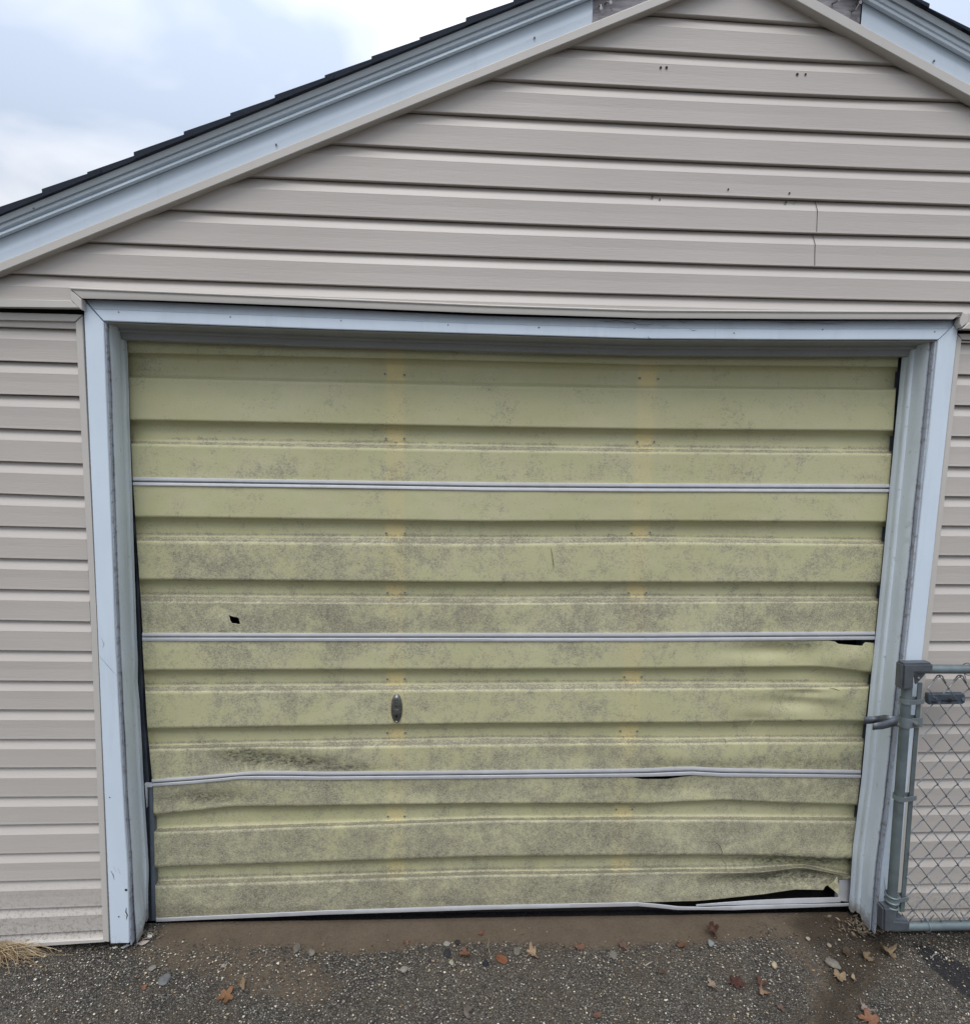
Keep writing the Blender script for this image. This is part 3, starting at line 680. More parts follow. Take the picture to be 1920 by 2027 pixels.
def panel(feats, hole=False, last_free=False):
    # columns in units of door width
    cols = [i/230 for i in range(231)]
    if hole: cols = sorted(set(cols + [(440-283)/1450 + i*.0007 for i in range(46)]))
    if not hole: cols = sorted(set(cols + [.93+i*.0015 for i in range(47)]))
    seq = []   # (feature a, feature b, t, kind, slope)
    for i in range(len(feats)-1):
        ka, fa = feats[i]; kb, fb = feats[i+1]
        span = abs(fb[sorted(fb)[0]]-fa[sorted(fa)[0]])
        sl = None if ka == kb else ('dn' if ka == 'r' else 'up')
        n = 7 if sl else max(4, int(span/ (4.5 if not (hole and i == 8) else 1.4)))
        TT = (0, .03, .10, .25, .5, .8) if sl == 'dn' else [j/n for j in range(n if i < len(feats)-2 else n+1)]
        for t_ in TT: seq.append((fa, fb, t_, ka, kb, sl))
    verts = []; G_ = []; S_ = []; A_ = []; pxs = []
    for fa, fb, t, ka, kb, sl in seq:
        for c in cols:
            ymid = 0; x = 250+(1780-250)*c
            for it in range(2):
                ya, yb_ = interp(fa_s(fa), x), interp(fa_s(fb), x); y = ya+(yb_-ya)*t
                x = interp(EL, y)+(interp(ER, y)-interp(EL, y))*c
            if sl:
                s_ = t*t*(3-2*t); s_ = .5*s_+.5*t; s_ = t**.5 if sl == 'dn' else s_; dep = (s_ if sl == 'dn' else 1-s_)*GD
            else: dep = GD if ka == 'g' else 0
            yd = YD+dep; e = 0
            for cx, cy, rx, ry, am in DENTS:
                if abs(x-cx) < 2.5*rx and abs(y-cy) < 2.5*ry: e += am*gs(x, y, cx, cy, rx, ry)
            e += .0012*noise.noise((x*.006, y*.02, 7.7)) + .0006*noise.noise((x*.03, y*.05, 2))
            p = bp(x, y, yd); p.y += e
            verts.append(p); pxs.append((x, y))
            g, so, a = attrs(x, y, ka if t < .5 else kb, sl if (sl and .1 < t < .95) else None, t); G_.append(g); S_.append(so); A_.append(a)
    nc = len(cols); faces = []
    for i in range(len(seq)-1):
        for j in range(nc-1):
            q = (i*nc+j, i*nc+j+1, (i+1)*nc+j+1, (i+1)*nc+j)
            if hole:
                mx_ = sum(pxs[k][0] for k in q)/4; my_ = sum(pxs[k][1] for k in q)/4
                if 448 < mx_ < 480 and 1212 < my_ < 1240 and inpoly(mx_, my_, HOLE): continue
            faces.append(q)
    me = bpy.data.meshes.new('panel'); me.from_pydata([v[:] for v in verts], [], faces); me.update()
    for nm, arr in (('grime', G_), ('soot_shade', S_), ('amber', A_)):
        at = me.attributes.new(nm, 'FLOAT', 'POINT'); at.data.foreach_set('value', arr)
    return me
_cache = {}
def fa_s(d):
    k = id(d)
    if k not in _cache: _cache[k] = sorted(d.items())
    return _cache[k]
bm = bmesh.new()      # the door's hidden frame: end stiles and two bonded posts
for x0, x1 in ((244, 262), (1775, 1792)): pass
xl, xr_ = bp(300, 1250, .125).x, bp(1728, 1250, .125).x
ztop, zbot = bp(960, 690, .125).z, bp(960, 1795, .125).z
for xc in (xl+.010, bp(783, 1250, .125).x, bp(1256, 1250, .125).x, xr_-.012): box(bm, (xc-.022, .134, zbot+.03), (xc+.022, .160, ztop))
gdoor = link('garage_door', bm, 'track', garage)
for k, (P, h) in enumerate(((P1, 0), (P2, 1), (P3, 0), (P4, 0))):
    o = link('panel', panel(P, bool(h)), 'door', gdoor, smooth=True)
    if k == 1: o['label'] = 'door panel with a small torn hole near its left end'
    if k == 3: o['label'] = 'grimy bottom door panel, crumpled and torn at its right end'
def ribbon(bm, pts, wpx, Y, mi=0):
    P = [bp(x, y, Y) for x, y in pts]; A = []; B = []
    for i, p in enumerate(P):
        d = (P[min(i+1, len(P)-1)]-P[max(i-1, 0)]).normalized(); n = d.cross(Vector((0, 1, 0)))
        ww = wpx*.00082*(.35 if i in (0, len(P)-1) else 1); A.append(p+n*ww); B.append(p-n*ww)
    sweep(bm, [A, B], [mi]*(len(P)-1))
bm = bmesh.new()
for pts, wd, Y, mi in (
    ([(1089.6, 1084), (1092, 1093), (1094, 1106), (1096, 1120), (1095, 1128)], 1.0, YD-.002, 0),
    ([(1418, 1669), (1425, 1676), (1430, 1688), (1427, 1692)], 1.3, YD-.001, 0), ([(1427, 1697), (1432, 1706), (1437, 1712), (1437, 1722), (1432, 1728)], .8, YD+.008, 0),
    ([(1629.5, 1293), (1629, 1306), (1627.5, 1316), (1628, 1320)], 1.2, YD-.002, 1), ([(1604, 1332), (1613, 1326.5), (1626, 1323)], .8, YD+.008, 0),
    ([(1620, 1372), (1628, 1367), (1636, 1363)], 1.6, YD+.002, 0), ([(1642, 1362.5), (1652, 1364), (1662, 1368)], 1.3, YD-.004, 0),
    ([(473, 1221.5), (478, 1217), (483, 1213)], .8, YD+.003, 1), ([(457, 1235), (453, 1243), (453, 1248), (458, 1250)], 1.1, YD+.003, 1),
    ([(450, 1214), (456, 1218.5), (463, 1221)], .9, YD-.0005, 1), ([(453.5, 1221), (455.5, 1230), (459, 1234.5), (467, 1235.5), (477, 1237.5)], 1.0, YD-.0005, 1), ([(446, 1207), (449, 1212)], .6, YD, 1), ([(460, 1206), (474, 1203), (484, 1206)], .5, YD, 1),
    ([(432, 1250), (440, 1249), (450, 1249.5)], 1.3, YD-.0, 0), ([(458, 1249), (464, 1248), (468, 1251)], .9, YD-.0, 0),
    ([(1650, 1281), (1656, 1277), (1660, 1273)], 1.0, YD-.001, 0), ([(1706, 1272), (1708, 1280), (1705, 1284)], 1.0, YD-.001, 0),
    ([(1430, 1462), (1435, 1466), (1436, 1471)], 1.2, YD+.006, 0), ([(1484, 1438), (1491, 1428), (1498, 1420)], 1.1, YD-.001, 1),
    ([(1577, 1426), (1584, 1427), (1588, 1430), (1583, 1424)], 1.0, YD-.002, 0), ([(1618, 1219), (1620, 1224)], 1.2, YD-.001, 0)):
    ribbon(bm, pts, wd, Y-.0022, mi)
link('crack', bm, ['black', m_plain('pale_broken_resin', (.58, .55, .36), .6)], gdoor)
# torn flap at the lower right
bm = bmesh.new(); P = [bp(*p, .088) for p in ((1640, 1755), (1651, 1746), (1662, 1742), (1661, 1757), (1657, 1768.5), (1650, 1763))]; P[2].y += .014; P[4].y -= .006; poly_w(bm, P, (0, .002, 0), 0)
me = bpy.data.meshes.new('flap'); bm.to_mesh(me); bm.free()
at = me.attributes.new('grime', 'FLOAT', 'POINT'); at.data.foreach_set('value', [.4]*len(me.vertices)); link('torn_flap', me, 'door', gdoor)
# aluminium rails between the sections
def rail(top_, bot_, x0, x1, Y=YD-.005):
    bm = bmesh.new(); rows = []; n = 140
    for i in range(n+1):
        c = i/n; x = x0+(x1-x0)*c; a, b = interp(sorted(top_.items()), x), interp(sorted(bot_.items()), x); h = b-a
        e = .0012*noise.noise((x*.01, 3, 1))
        q = [(a-.5, .012), (a, .001), (a+.1*h, 0), (a+.34*h, .0), (a+.38*h, .0018), (a+.43*h, .0018), (a+.455*h, .016), (a+.575*h, .016), (a+.60*h, .0015), (a+.66*h, .0005), (a+.92*h, 0), (b, .0012), (b-.3, .016)]
        rows.append([bp(x, yy, Y+dy+e) for yy, dy in q])
    sweep(bm, rows); return link('rail', bm, 'alu', gdoor, smooth=True, angle=30)
rail({262: 944.5, 640: 950.5, 960: 955, 1280: 957, 1760: 959}, {262: 961, 640: 966, 960: 971.5, 1280: 973.5, 1760: 974.5}, 263, 1761)
rail({283: 1253, 640: 1253.5, 1280: 1253, 1733: 1250.5}, {283: 1269, 960: 1270, 1280: 1270, 1733: 1266.5}, 281.5, 1732)
r3 = rail({300: 1543.5, 400: 1536, 460: 1531, 510: 1527, 560: 1526.5, 640: 1528, 960: 1525.5, 1280: 1521.5, 1330: 1518.5, 1372: 1518, 1430: 1521, 1705: 1525},
     {300: 1557.5, 380: 1552, 440: 1546.5, 470: 1543, 560: 1543.5, 640: 1544.5, 960: 1541.5, 1180: 1539, 1280: 1538, 1330: 1536.5, 1370: 1534.5, 1430: 1538, 1705: 1540.5}, 300.5, 1704)
r3['label'] = 'lowest rail, bent upwards in two places'
# bottom rail, split away from the panel on the right
bm = bmesh.new()
def strip(top_, bot_, x0, x1, Y, dyb=.0, n=80):
    rows = []
    for i in range(n+1):
        x = x0+(x1-x0)*i/n; a, b = interp(top_, x), interp(bot_, x); h = b-a
        rows.append([bp(x, a+.5, Y+.02), bp(x, a, Y+.001), bp(x, a+.15*h, Y), bp(x, a+.85*h, Y+dyb), bp(x, b, Y+.001+dyb), bp(x, b-.4, Y+.05)])
    sweep(bm, rows)
strip([(309, 1818), (640, 1803), (960, 1792.5), (1262, 1786.5)], [(309, 1825.5), (640, 1811.5), (960, 1801.5), (1262, 1794.5)], 309, 1262, YD-.004)
strip([(1262, 1786.8), (1300, 1790), (1345, 1795), (1400, 1796), (1500, 1792), (1680, 1788.5)], [(1262, 1794.5), (1300, 1797.5), (1340, 1802), (1450, 1802.5), (1680, 1794.5)], 1262, 1681, YD-.006)
strip([(1378, 1791), (1480, 1783), (1577, 1778.5), (1660, 1776.5)], [(1378, 1794.5), (1480, 1792), (1577, 1789.5), (1660, 1787)], 1378, 1664, YD+.004)
link('bottom_rail', bm, 'alu', gdoor, smooth=True, angle=30)['label'] = 'bottom rail that has come away from the panel on the right'
bm = bmesh.new(); poly_px(bm, [(1661, 1744), (1683.5, 1739), (1681.5, 1787), (1658.5, 1784)], YD+.012, .02); link('end_plate', bm, 'alu', gdoor)
bm = bmesh.new(); poly_px(bm, [(286, 1552), (300, 1553), (301, 1559), (291, 1559), (290, 1600), (286.5, 1556)], YD-.004, .01, .0005); link('end_plate', bm, 'alu', gdoor)
# screws
SCR = [(762, 740, 'g'), (800.5, 742, 'g'), (764, 868, 'g'), (800.5, 868, 'g'), (764.5, 1055.5, 'g'), (802, 1056, 'g'), (767, 1173.5, 'g'), (801.5, 1173, 'g'),
       (1266, 748.5, 'g'), (1302.5, 750, 'g'), (1261, 874, 'g'), (1294.7, 874, 'g'), (1250, 1055.5, 'g'), (1286.3, 1054, 'g'), (1244, 1173.5, 'g'), (1279, 1173.5, 'g'),
       (767, 1344.5, 'g'), (801.5, 1344, 'g'), (767, 1450.5, 'g'), (802.5, 1450.5, 'g'), (1235.5, 1340, 'g'), (1269.5, 1339.7, 'g'), (1227.5, 1447, 'g'), (1261, 1447, 'g'),
       (1219.5, 1602, 'g'), (1251, 1601.5, 'g'), (768, 1616, 'g'), (801, 1615.5, 'g')]
proto = None
for x, y, k in SCR:
    p = bp(x, y, YD+GD); 
    if proto is None:
        bm = bmesh.new(); tube(bm, [(0, .001, 0), (0, -.0012, 0)], .0062, 14, mi=0); tube(bm, [(0, -.0011, 0), (0, -.0032, 0)], [.0036, .0024], 12, mi=1)
        me_s = bpy.data.meshes.new('screw'); bmesh.ops.recalc_face_normals(bm, faces=bm.faces[:]); bm.to_mesh(me_s); bm.free(); me_s.materials.append(M['door']); me_s.materials.append(M['track']); proto = me_s
    o = bpy.data.objects.new('screw', me_s); COL.objects.link(o); o.location = p-Vector((0, .0012, 0)); put(o, gdoor)
# lock escutcheon
lc = bp(785.3, 1402.5, YD-.001); a_, b_ = .0205, .0535
bm = bmesh.new(); rows = []
for r, y in ((1.0, .004), (1.0, -.001), (.95, -.0040), (.82, -.0070), (.60, -.0085), (.3, -.0092), (.02, -.0094)):
    rows.append([lc+Vector((a_*r*math.cos(6.28319*i/40), y, b_*r*math.sin(6.28319*i/40))) for i in range(41)])
sweep(bm, rows)
lock = link('door_lock', bm, 'brass', gdoor, smooth=True, angle=50)
bm = bmesh.new()
def dome(bm, c, r, h, n=16, mi=0):
    rows = []
    for k in range(5):
        a = k/4*math.pi/2; rr_ = r*math.cos(a)+1e-5
        rows.append([c+Vector((rr_*math.cos(6.28319*i/n), -h*math.sin(a), rr_*math.sin(6.28319*i/n))) for i in range(n+1)])
    sweep(bm, rows, [mi]*n)
c0 = lc+Vector((0, -.0085, 0))
tube(bm, [c0+Vector((0, .002, .019)), c0+Vector((0, -.0035, .019))], [.0118, .0108], 24, mi=0)
tube(bm, [c0+Vector((0, -.003, .0155)), c0+Vector((0, -.0048, .0155))], .0052, 16, mi=0)
box(bm, tuple(c0+Vector((-.0014, -.0056, .0125))), tuple(c0+Vector((.0014, -.0050, .0185))), 1)
dome(bm, lc+Vector((0, -.0045, .0435)), .0048, .004, mi=2); dome(bm, lc+Vector((0, -.0045, -.0455)), .0042, .003, mi=2)
tube(bm, [c0+Vector((0, -.001, -.0245)), c0+Vector((0, -.0022, -.0245))], .0052, 18, mi=1)
for dz, ww in ((.0035, .009), (.001, .0105)):
    P_ = [c0+Vector((ww*(t-.5)*2, -.0012-.0004, dz-.003*(4*(t-.5)**2-1)*-1)) for t in [i/10 for i in range(11)]]
    tube(bm, P_, .0006, 5, mi=0)
link('lock_cylinder', bm, ['brass', 'black', 'alu'], gdoor, smooth=True, angle=45)
# side tracks
bm = bmesh.new()
poly_px(bm, [(262, 960), (270, 1150), (280, 1560), (284.5, 1700), (287, 1824), (302, 1824), (299, 1700), (296, 1560), (284, 1400), (276, 1200)], YD+.022, .03, 0)
poly_px(bm, [(295, 1558), (302.5, 1558), (309, 1823), (300.5, 1824), (298, 1700)], YD+.004, .02, .001)
link('track', bm, 'track', garage)
bm = bmesh.new()
poly_px(bm, [(1775, 704), (1787, 704), (1768, 960), (1742, 1250), (1725, 1430), (1706, 1600), (1690, 1795), (1678, 1795), (1688, 1640), (1704, 1480), (1715, 1380), (1729, 1250), (1754, 960)], YD+.024, .03, 0)
link('track', bm, 'track', garage)
# ------------------------------------------------------------------ garage floor slab
bm = bmesh.new(); box(bm, (WX0+.1, .16, -.05), (WX1-.1, WDEP-.3, -.022)); link('garage_floor', bm, 'concrete', garage)

# ------------------------------------------------------------------ ground
def gpoly(pts): return [(lambda p: (p.x, p.y))(bg(x, y)) for x, y in pts]
def sdist(x, y, P):
    d = 1e9; j = len(P)-1
    for i in range(len(P)):
        ax, ay = P[j]; bx, by = P[i]; vx, vy = bx-ax, by-ay
        t = max(0, min(1, ((x-ax)*vx+(y-ay)*vy)/(vx*vx+vy*vy+1e-12))); d = min(d, math.hypot(x-ax-vx*t, y-ay-vy*t)); j = i
    return -d if inpoly(x, y, P) else d
DIRT = gpoly([(295, 1840), (640, 1800), (1200, 1790), (1520, 1800), (1500, 1845), (1480, 1862), (1300, 1868), (1180, 1880), (1090, 1872), (960, 1866), (860, 1868), (790, 1882), (700, 1890), (610, 1880), (500, 1870), (380, 1868)])
DIRT2 = gpoly([(220, 1866), (420, 1850), (640, 1880), (700, 1960), (600, 2010), (430, 1960), (320, 1930), (240, 1900)])
DIRT3 = gpoly([(1560, 1810), (1760, 1830), (1790, 1900), (1720, 2027), (1640, 2100), (1560, 2027), (1590, 1930), (1520, 1870)])
WET = gpoly([(1590, 1800), (1745, 1812), (1770, 1860), (1740, 1920), (1700, 1980), (1660, 2060), (1600, 2040), (1640, 1950), (1640, 1890), (1560, 1830)])
TAR = gpoly([(1800, 1862), (1860, 1880), (1930, 1920), (1930, 1985), (1880, 1950), (1830, 1905)])
TAR2 = gpoly([(640, 2000), (760, 2010), (740, 2060), (620, 2050)])
def axis(lo, a, b, hi, step):
    n = int(round((b-a)/step)); f = [a+(b-a)*i/n for i in range(n+1)]
    l = [lo, lo*.5+a*.5, a-6, a-2, a-.7, a-.2]; r = [b+.2, b+.7, b+2, b+6, b*.5+hi*.5, hi]
    return l+f+r
gx = axis(-70, -2.1, 2.5, 70, .02); gy = axis(-70, -1.1, .14, 70, .02)
me = bpy.data.meshes.new('driveway'); vs = []; at_d = []; at_w = []; at_t = []
for y in gy:
    for x in gx:
        fine = -2.11 < x < 2.51 and -1.11 < y < .15
        z = 0
        if fine:
            z = .006*noise.noise((x*1.7, y*1.7, 0))+.0035*noise.noise((x*9, y*9, 4)) + .0018*noise.noise((x*30, y*30, 4))
            d1, d2, d3 = sdist(x, y, DIRT), sdist(x, y, DIRT2), sdist(x, y, DIRT3)
            dv = max(min(1, max(0, .5-d1/.05)), .62*min(1, max(0, .5-d2/.10)), .55*min(1, max(0, .5-d3/.10)))
            if y > .0: dv = max(dv, .8 if (-1.05 < x < 1.5 and y < .104) else 0)
            at_d.append(dv); at_w.append(min(1, max(0, .5-sdist(x, y, WET)/.10)))
            at_t.append(max(min(1, max(0, .5-sdist(x, y, TAR)/.04)), .5*min(1, max(0, .5-sdist(x, y, TAR2)/.05))))
            z = z*(1-.7*min(1, dv)) - .004
            
        else: at_d.append(0); at_w.append(0); at_t.append(0); z = -.004
        if WX0+.05 < x < WX1-.05 and .104 < y < WDEP-.2: z = -.035; at_t[-1] = 1.0; at_d[-1] = 0  # gap under the door: sunk and painted black to stand for shade
        vs.append((x, y, z))
nx_ = len(gx); fs = [(j*nx_+i, j*nx_+i+1, (j+1)*nx_+i+1, (j+1)*nx_+i) for j in range(len(gy)-1) for i in range(nx_-1)]
me.from_pydata(vs, [], fs); me.update()
for nm, arr in (('dirt', at_d), ('wet', at_w), ('tar_shade', at_t)):
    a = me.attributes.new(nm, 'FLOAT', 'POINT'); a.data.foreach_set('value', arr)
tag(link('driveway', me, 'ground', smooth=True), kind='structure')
# loose gravel: one object, nobody could count it
def tinted(name, verts, faces, tints, mat, smooth=False):
    me = bpy.data.meshes.new(name); me.from_pydata(verts, [], faces); me.update()
    a = me.attributes.new('tint', 'FLOAT_COLOR', 'POINT'); a.data.foreach_set('color', [c for t in tints for c in (*t, 1)])
    o = link(name, me, mat, smooth=smooth); return o
rs = random.Random(3); V_, F_, T_ = [], [], []
PAL = [((.66, .63, .56), 4), ((.45, .42, .36), 6), ((.24, .23, .21), 7), ((.10, .095, .09), 6), ((.035, .035, .037), 8), ((.36, .27, .18), 2), ((.50, .42, .30), 1)]
pal = [c for c, n in PAL for _ in range(n)]
def chip(x, y, r, col, z=0, flat=.6):
    b = len(V_); rot = rs.uniform(0, 6.28); n = rs.choice((5, 6))
    rad = [r*rs.uniform(.7, 1.25) for _ in range(n)]
    for k, (zz, sc_) in enumerate(((-.3, .8), (.25, 1), (.9, .45))):
        for i in range(n):
            a = rot+6.28319*i/n; V_.append((x+rad[i]*sc_*math.cos(a)*1.15, y+rad[i]*sc_*math.sin(a), z+zz*r*flat+rs.uniform(-.1, .1)*r)); T_.append(col)
    for k in range(2):
        for i in range(n): F_.append((b+k*n+i, b+k*n+(i+1) % n, b+(k+1)*n+(i+1) % n, b+(k+1)*n+i))
    F_.append(tuple(b+2*n+i for i in range(n)))
cnt = 0
while cnt < 21000:
    x = rs.uniform(-1.75, 2.2); y = -abs(rs.uniform(0, .85)); 
    if rs.random() < .15: y = rs.uniform(-.12, .05)
    d1 = sdist(x, y, DIRT); d3 = sdist(x, y, DIRT3)
    if d1 < .0 and rs.random() < min(.95, .72 + -d1*6): cnt += .3; continue
    if d3 < 0 and rs.random() < .6: continue
    if y > 0 and not (-1.0 < x < 1.5): continue
    r = rs.choice((.0009, .0011, .0013, .0015, .0018, .0022, .0028))*rs.uniform(.8, 1.25)*(1.45 if rs.random() < .05 else 1)
    c = rs.choice(pal); c = (c[0], c[1]*.965, c[2]*.89)
    if d1 < .05 or d3 < 0: c = tuple(q*.75 for q in c)
    chip(x, y, r, c, .001*rs.random()); cnt += 1
tag(tinted('gravel', V_, F_, T_, 'stone'), kind='stuff', label='fine loose grey and white gravel scattered over the asphalt', cat='gravel')
# ------------------------------------------------------------------ single stones
def stone_obj(px, py, rpx, col, label, flat=.55, asp=1.2, seed=0, name='stone', cat='stone', group='small stones lying on the driveway'):
    p = bg(px, py); sc_ = rpx/ (F_PX/ (p-CAM).length)*.68; r_ = random.Random(seed+int(px))
    bm = bmesh.new(); bmesh.ops.create_icosphere(bm, subdivisions=3, radius=1)
    rot = r_.uniform(0, 3.1)
    for v in bm.verts:
        n_ = v.co.copy(); k = 1+.35*noise.noise(n_*1.2+Vector((px, 0, 0)))+.12*noise.noise(n_*3.5+Vector((py, 0, 0)))
        v.co = Vector((n_.x*asp, n_.y, n_.z*flat))*k*sc_
    o = link(name, bm, m_plain('stone_'+str(int(px)), tuple(c*.58 for c in col), .85, 0, .25, 120), smooth=True)
    o.location = (p.x, p.y, sc_*flat*.45); o.rotation_euler[2] = rot
    tag(o, label, cat, group)
stone_obj(302, 1918, 6, (.33, .30, .24), 'small tan grey stone on the dirt left of the flat grey chip', seed=1)
stone_obj(326, 1941, 11, (.21, .215, .22), 'flat pointed grey slate chip lying on the asphalt at lower left', .25, 1.3, 2)
stone_obj(588, 1877, 8, (.20, .175, .14), 'dirt coloured flat stone at the edge of the brown dirt, left of a paler one', .35, 1.5, 3)
stone_obj(617, 1890, 8, (.30, .28, .23), 'pale grey upright stone where the brown dirt meets the asphalt on the left', .8, .8, 4)
stone_obj(442, 1914, 5, (.42, .39, .33), 'tiny cream stone above the brown maple leaf at lower left', .7, .8, 5)
stone_obj(800, 1921, 8, (.36, .34, .29), 'rounded cream grey stone alone on the asphalt below the door lock', .5, 1.2, 6)
stone_obj(884, 1870, 6, (.38, .37, .32), 'small light stone beside a dark lump, above the orange brown leaf', .5, 1.4, 7)
stone_obj(905, 1867, 5, (.03, .028, .026), 'black lump right of a small light stone near the dirt edge', .7, 1.3, 8)
stone_obj(885, 1888, 8, (.035, .035, .042), 'flat bluish black asphalt crumb left of the orange brown leaf', .4, 1.3, 9)
stone_obj(961, 1909, 7, (.02, .022, .032), 'shiny black crumb left of the reddish brown oval leaf', .6, 1.0, 10)
stone_obj(894, 1907, 5, (.5, .47, .36), 'yellowish white chip below the orange brown leaf', .5, 1.4, 11)
stone_obj(1024, 1884, 8, (.22, .205, .16), 'olive grey flat stone left of the pale tan maple leaf', .4, 1.4, 12)
stone_obj(1213, 1892, 8, (.26, .24, .20), 'flat grey brown stone below the small brown leaf right of centre', .4, 1.4, 13)
stone_obj(1407, 1870, 7, (.36, .38, .38), 'pale grey stone just below the dark red crumpled leaf', .7, 1.0, 14)
stone_obj(1532, 1913, 7, (.60, .50, .33), 'bright yellowish stone standing alone on the asphalt right of centre', .8, .8, 15)
stone_obj(1648, 1910, 11, (.30, .27, .22), 'largest grey tan stone, on the wet dirt at lower right', .5, 1.3, 16)
stone_obj(1599, 1860, 4, (.55, .50, .38), 'tiny cream stone on the dark dirt by the right end of the door', .7, 1.1, 17)
stone_obj(1641, 1873, 4, (.45, .38, .28), 'small tan stone on wet dirt left of the large curled leaf', .6, 1.1, 18)
# paint chips by the left jamb
def chip_obj(pts, z, col, label, th=.004):
    bm = bmesh.new(); P = [bg(x, y, z) for x, y in pts]; poly_w(bm, P, (0, 0, -th), .0006)
    o = link('paint_chip', bm, m_plain('chip_'+str(int(pts[0][0])), col, .6), None); tag(o, label, 'paint chip', 'flakes fallen from the door frame')
chip_obj([(291, 1846), (300, 1845.5), (301, 1853), (292, 1855)], .006, (.70, .70, .64), 'square white flake lying beside the foot of the left jamb', .006)
chip_obj([(239, 1876), (254, 1868), (256, 1871), (244, 1877)], .003, (.62, .66, .66), 'long thin white flake under the left casing foot', .003)
chip_obj([(222, 1876), (228, 1873), (233, 1875), (226, 1878)], .003, (.60, .60, .52), 'small white flake left of the long thin one', .003)
chip_obj([(270, 1868), (282, 1862), (296, 1862), (288, 1868), (280, 1871)], .005, (.42, .36, .32), 'pinkish grey peeled strip curled below the left jamb', .003)
# ------------------------------------------------------------------ fallen leaves
def leaf(px, py, wpx, col, label, kind='maple', rot=0, curl=.35, tilt=.2, seed=0):
    p = bg(px, py); S_ = wpx/(F_PX/(p-CAM).length)*.34; r_ = random.Random(seed*13+int(px))
    nA, nR = 64, 6; verts = []; tints = []
    def rad(a):
        if kind == 'maple':
            k = abs(math.cos(2.5*a)); r = .50+.48*k**1.3+.11*abs(math.cos(8.5*a+.6))-.05*abs(math.sin(17*a)); 
            if math.cos(a+math.pi) > .93: r *= .45
            return r*(1+.10*math.sin(3*a+seed))
        if kind == 'oval': return .55/math.sqrt((math.cos(a)*.55)**2+(math.sin(a)*1.0)**2)*(1+.04*math.sin(9*a))
        return .5+.5*abs(math.cos(1.5*a+seed))+.15*math.sin(5*a+seed)
    cu, cv = r_.uniform(-1, 1), r_.uniform(-1, 1)
    for k in range(nR+1):
        for i in range(nA):
            a = 6.28319*i/nA; r = rad(a)*k/nR; x, y = r*math.cos(a), r*math.sin(a)
            z = curl*(r*r*(.5+.5*math.sin(2*a+seed)))+.25*curl*noise.noise((x*2.5, y*2.5, seed))+.06*abs(noise.noise((x*6, y*6, seed+3)))
            if curl > .6: x *= 1-.35*min(1, r); 
            verts.append(Vector((x*S_, y*S_, z*S_)))
            vein = .85 if (abs(math.cos(2.5*a)) > .985 or k == 0) else 1
            j = r_.uniform(.88, 1.12)*vein*(.75 if k == nR else 1); tints.append(tuple(min(1, c*j*LD) for c in col))
    fs = [(k*nA+i, k*nA+(i+1) % nA, (k+1)*nA+(i+1) % nA, (k+1)*nA+i) for k in range(nR) for i in range(nA)]
    # stem
    b = len(verts); n_ = 6
    for k in range(5):
        t = k/4; c = Vector((-(.1+.9*t)*S_*1.1, .06*math.sin(t*3)*S_, (.05+.1*t)*S_))
        for i in range(n_):
            verts.append(c+Vector((0, math.cos(1.0472*i), math.sin(1.0472*i)))*S_*.022); tints.append(tuple(c_*.6 for c_ in col))
    for k in range(4):
        for i in range(n_): fs.append((b+k*n_+i, b+k*n_+(i+1) % n_, b+(k+1)*n_+(i+1) % n_, b+(k+1)*n_+i))
    R_ = Matrix.Rotation(rot, 4, 'Z') @ Matrix.Rotation(tilt, 4, 'X')
    verts = [R_ @ v for v in verts]; zmin = min(v.z for v in verts)
    o = tinted('fallen_leaf', [(v.x, v.y, v.z-zmin) for v in verts], fs, tints, 'litter', True)
    o.location = (p.x, p.y, .0015); md = o.modifiers.new('th', 'SOLIDIFY'); md.thickness = .0006
    tag(o, label, 'leaf', 'fallen leaves on the driveway')
LD = .6
BR, OR_, TAN, RED, PALE, GRY = (.23, .115, .045), (.36, .17, .06), (.38, .27, .16), (.115, .038, .028), (.50, .38, .25), (.24, .20, .17)
leaf(447, 1976, 34, (.34, .17, .075), 'warm brown maple leaf flat on the asphalt at lower left', 'maple', 1.2, .3, .2, 1)
leaf(479, 1953, 24, TAN, 'small curled tan leaf just above the warm brown maple leaf', 'rag', .5, .9, .4, 2)
leaf(285, 1957, 12, (.36, .17, .09), 'tiny orange leaf fragment on the asphalt at far lower left', 'rag', 1, .5, .3, 3)
leaf(920, 1893, 30, (.26, .13, .07), 'orange brown leaf among dark crumbs below the dirt edge', 'maple', 2.9, .6, .3, 4)
leaf(993, 1902, 30, (.27, .095, .035), 'glossy reddish brown oval leaf pointing to lower right', 'oval', -.5, .25, .35, 5)
leaf(1053, 1891, 33, (.52, .36, .22), 'pale tan curled maple leaf at the edge of the dirt', 'maple', .6, .8, .3, 6)
leaf(1147, 1877, 25, (.25, .13, .08), 'small brown leaf half on the dirt right of the pale curled one', 'oval', .1, .4, .1, 7)
leaf(1233, 1873, 22, (.20, .12, .09), 'little grey brown leaf scrap on the gravel edge', 'rag', .2, .4, .1, 8)
leaf(923, 2006, 30, GRY, 'curled grey leaf near the bottom edge of the view', 'rag', .4, 1.0, .3, 9)
leaf(804, 1868, 16, (.27, .15, .10), 'tiny rusty leaf scrap at the left part of the dirt edge', 'rag', 1.4, .5, .3, 10)
leaf(952, 1849, 12, (.26, .10, .06), 'tiny red leaf scrap out on the smooth brown dirt', 'rag', .3, .3, .2, 11)
leaf(1182, 2012, 20, (.20, .10, .06), 'dull brown leaf scrap low in the view right of centre', 'oval', .2, .4, .2, 12)
leaf(1408, 1850, 32, (.13, .055, .035), 'dark red crumpled leaf standing on the dirt below the door', 'maple', .3, 1.3, .5, 13)
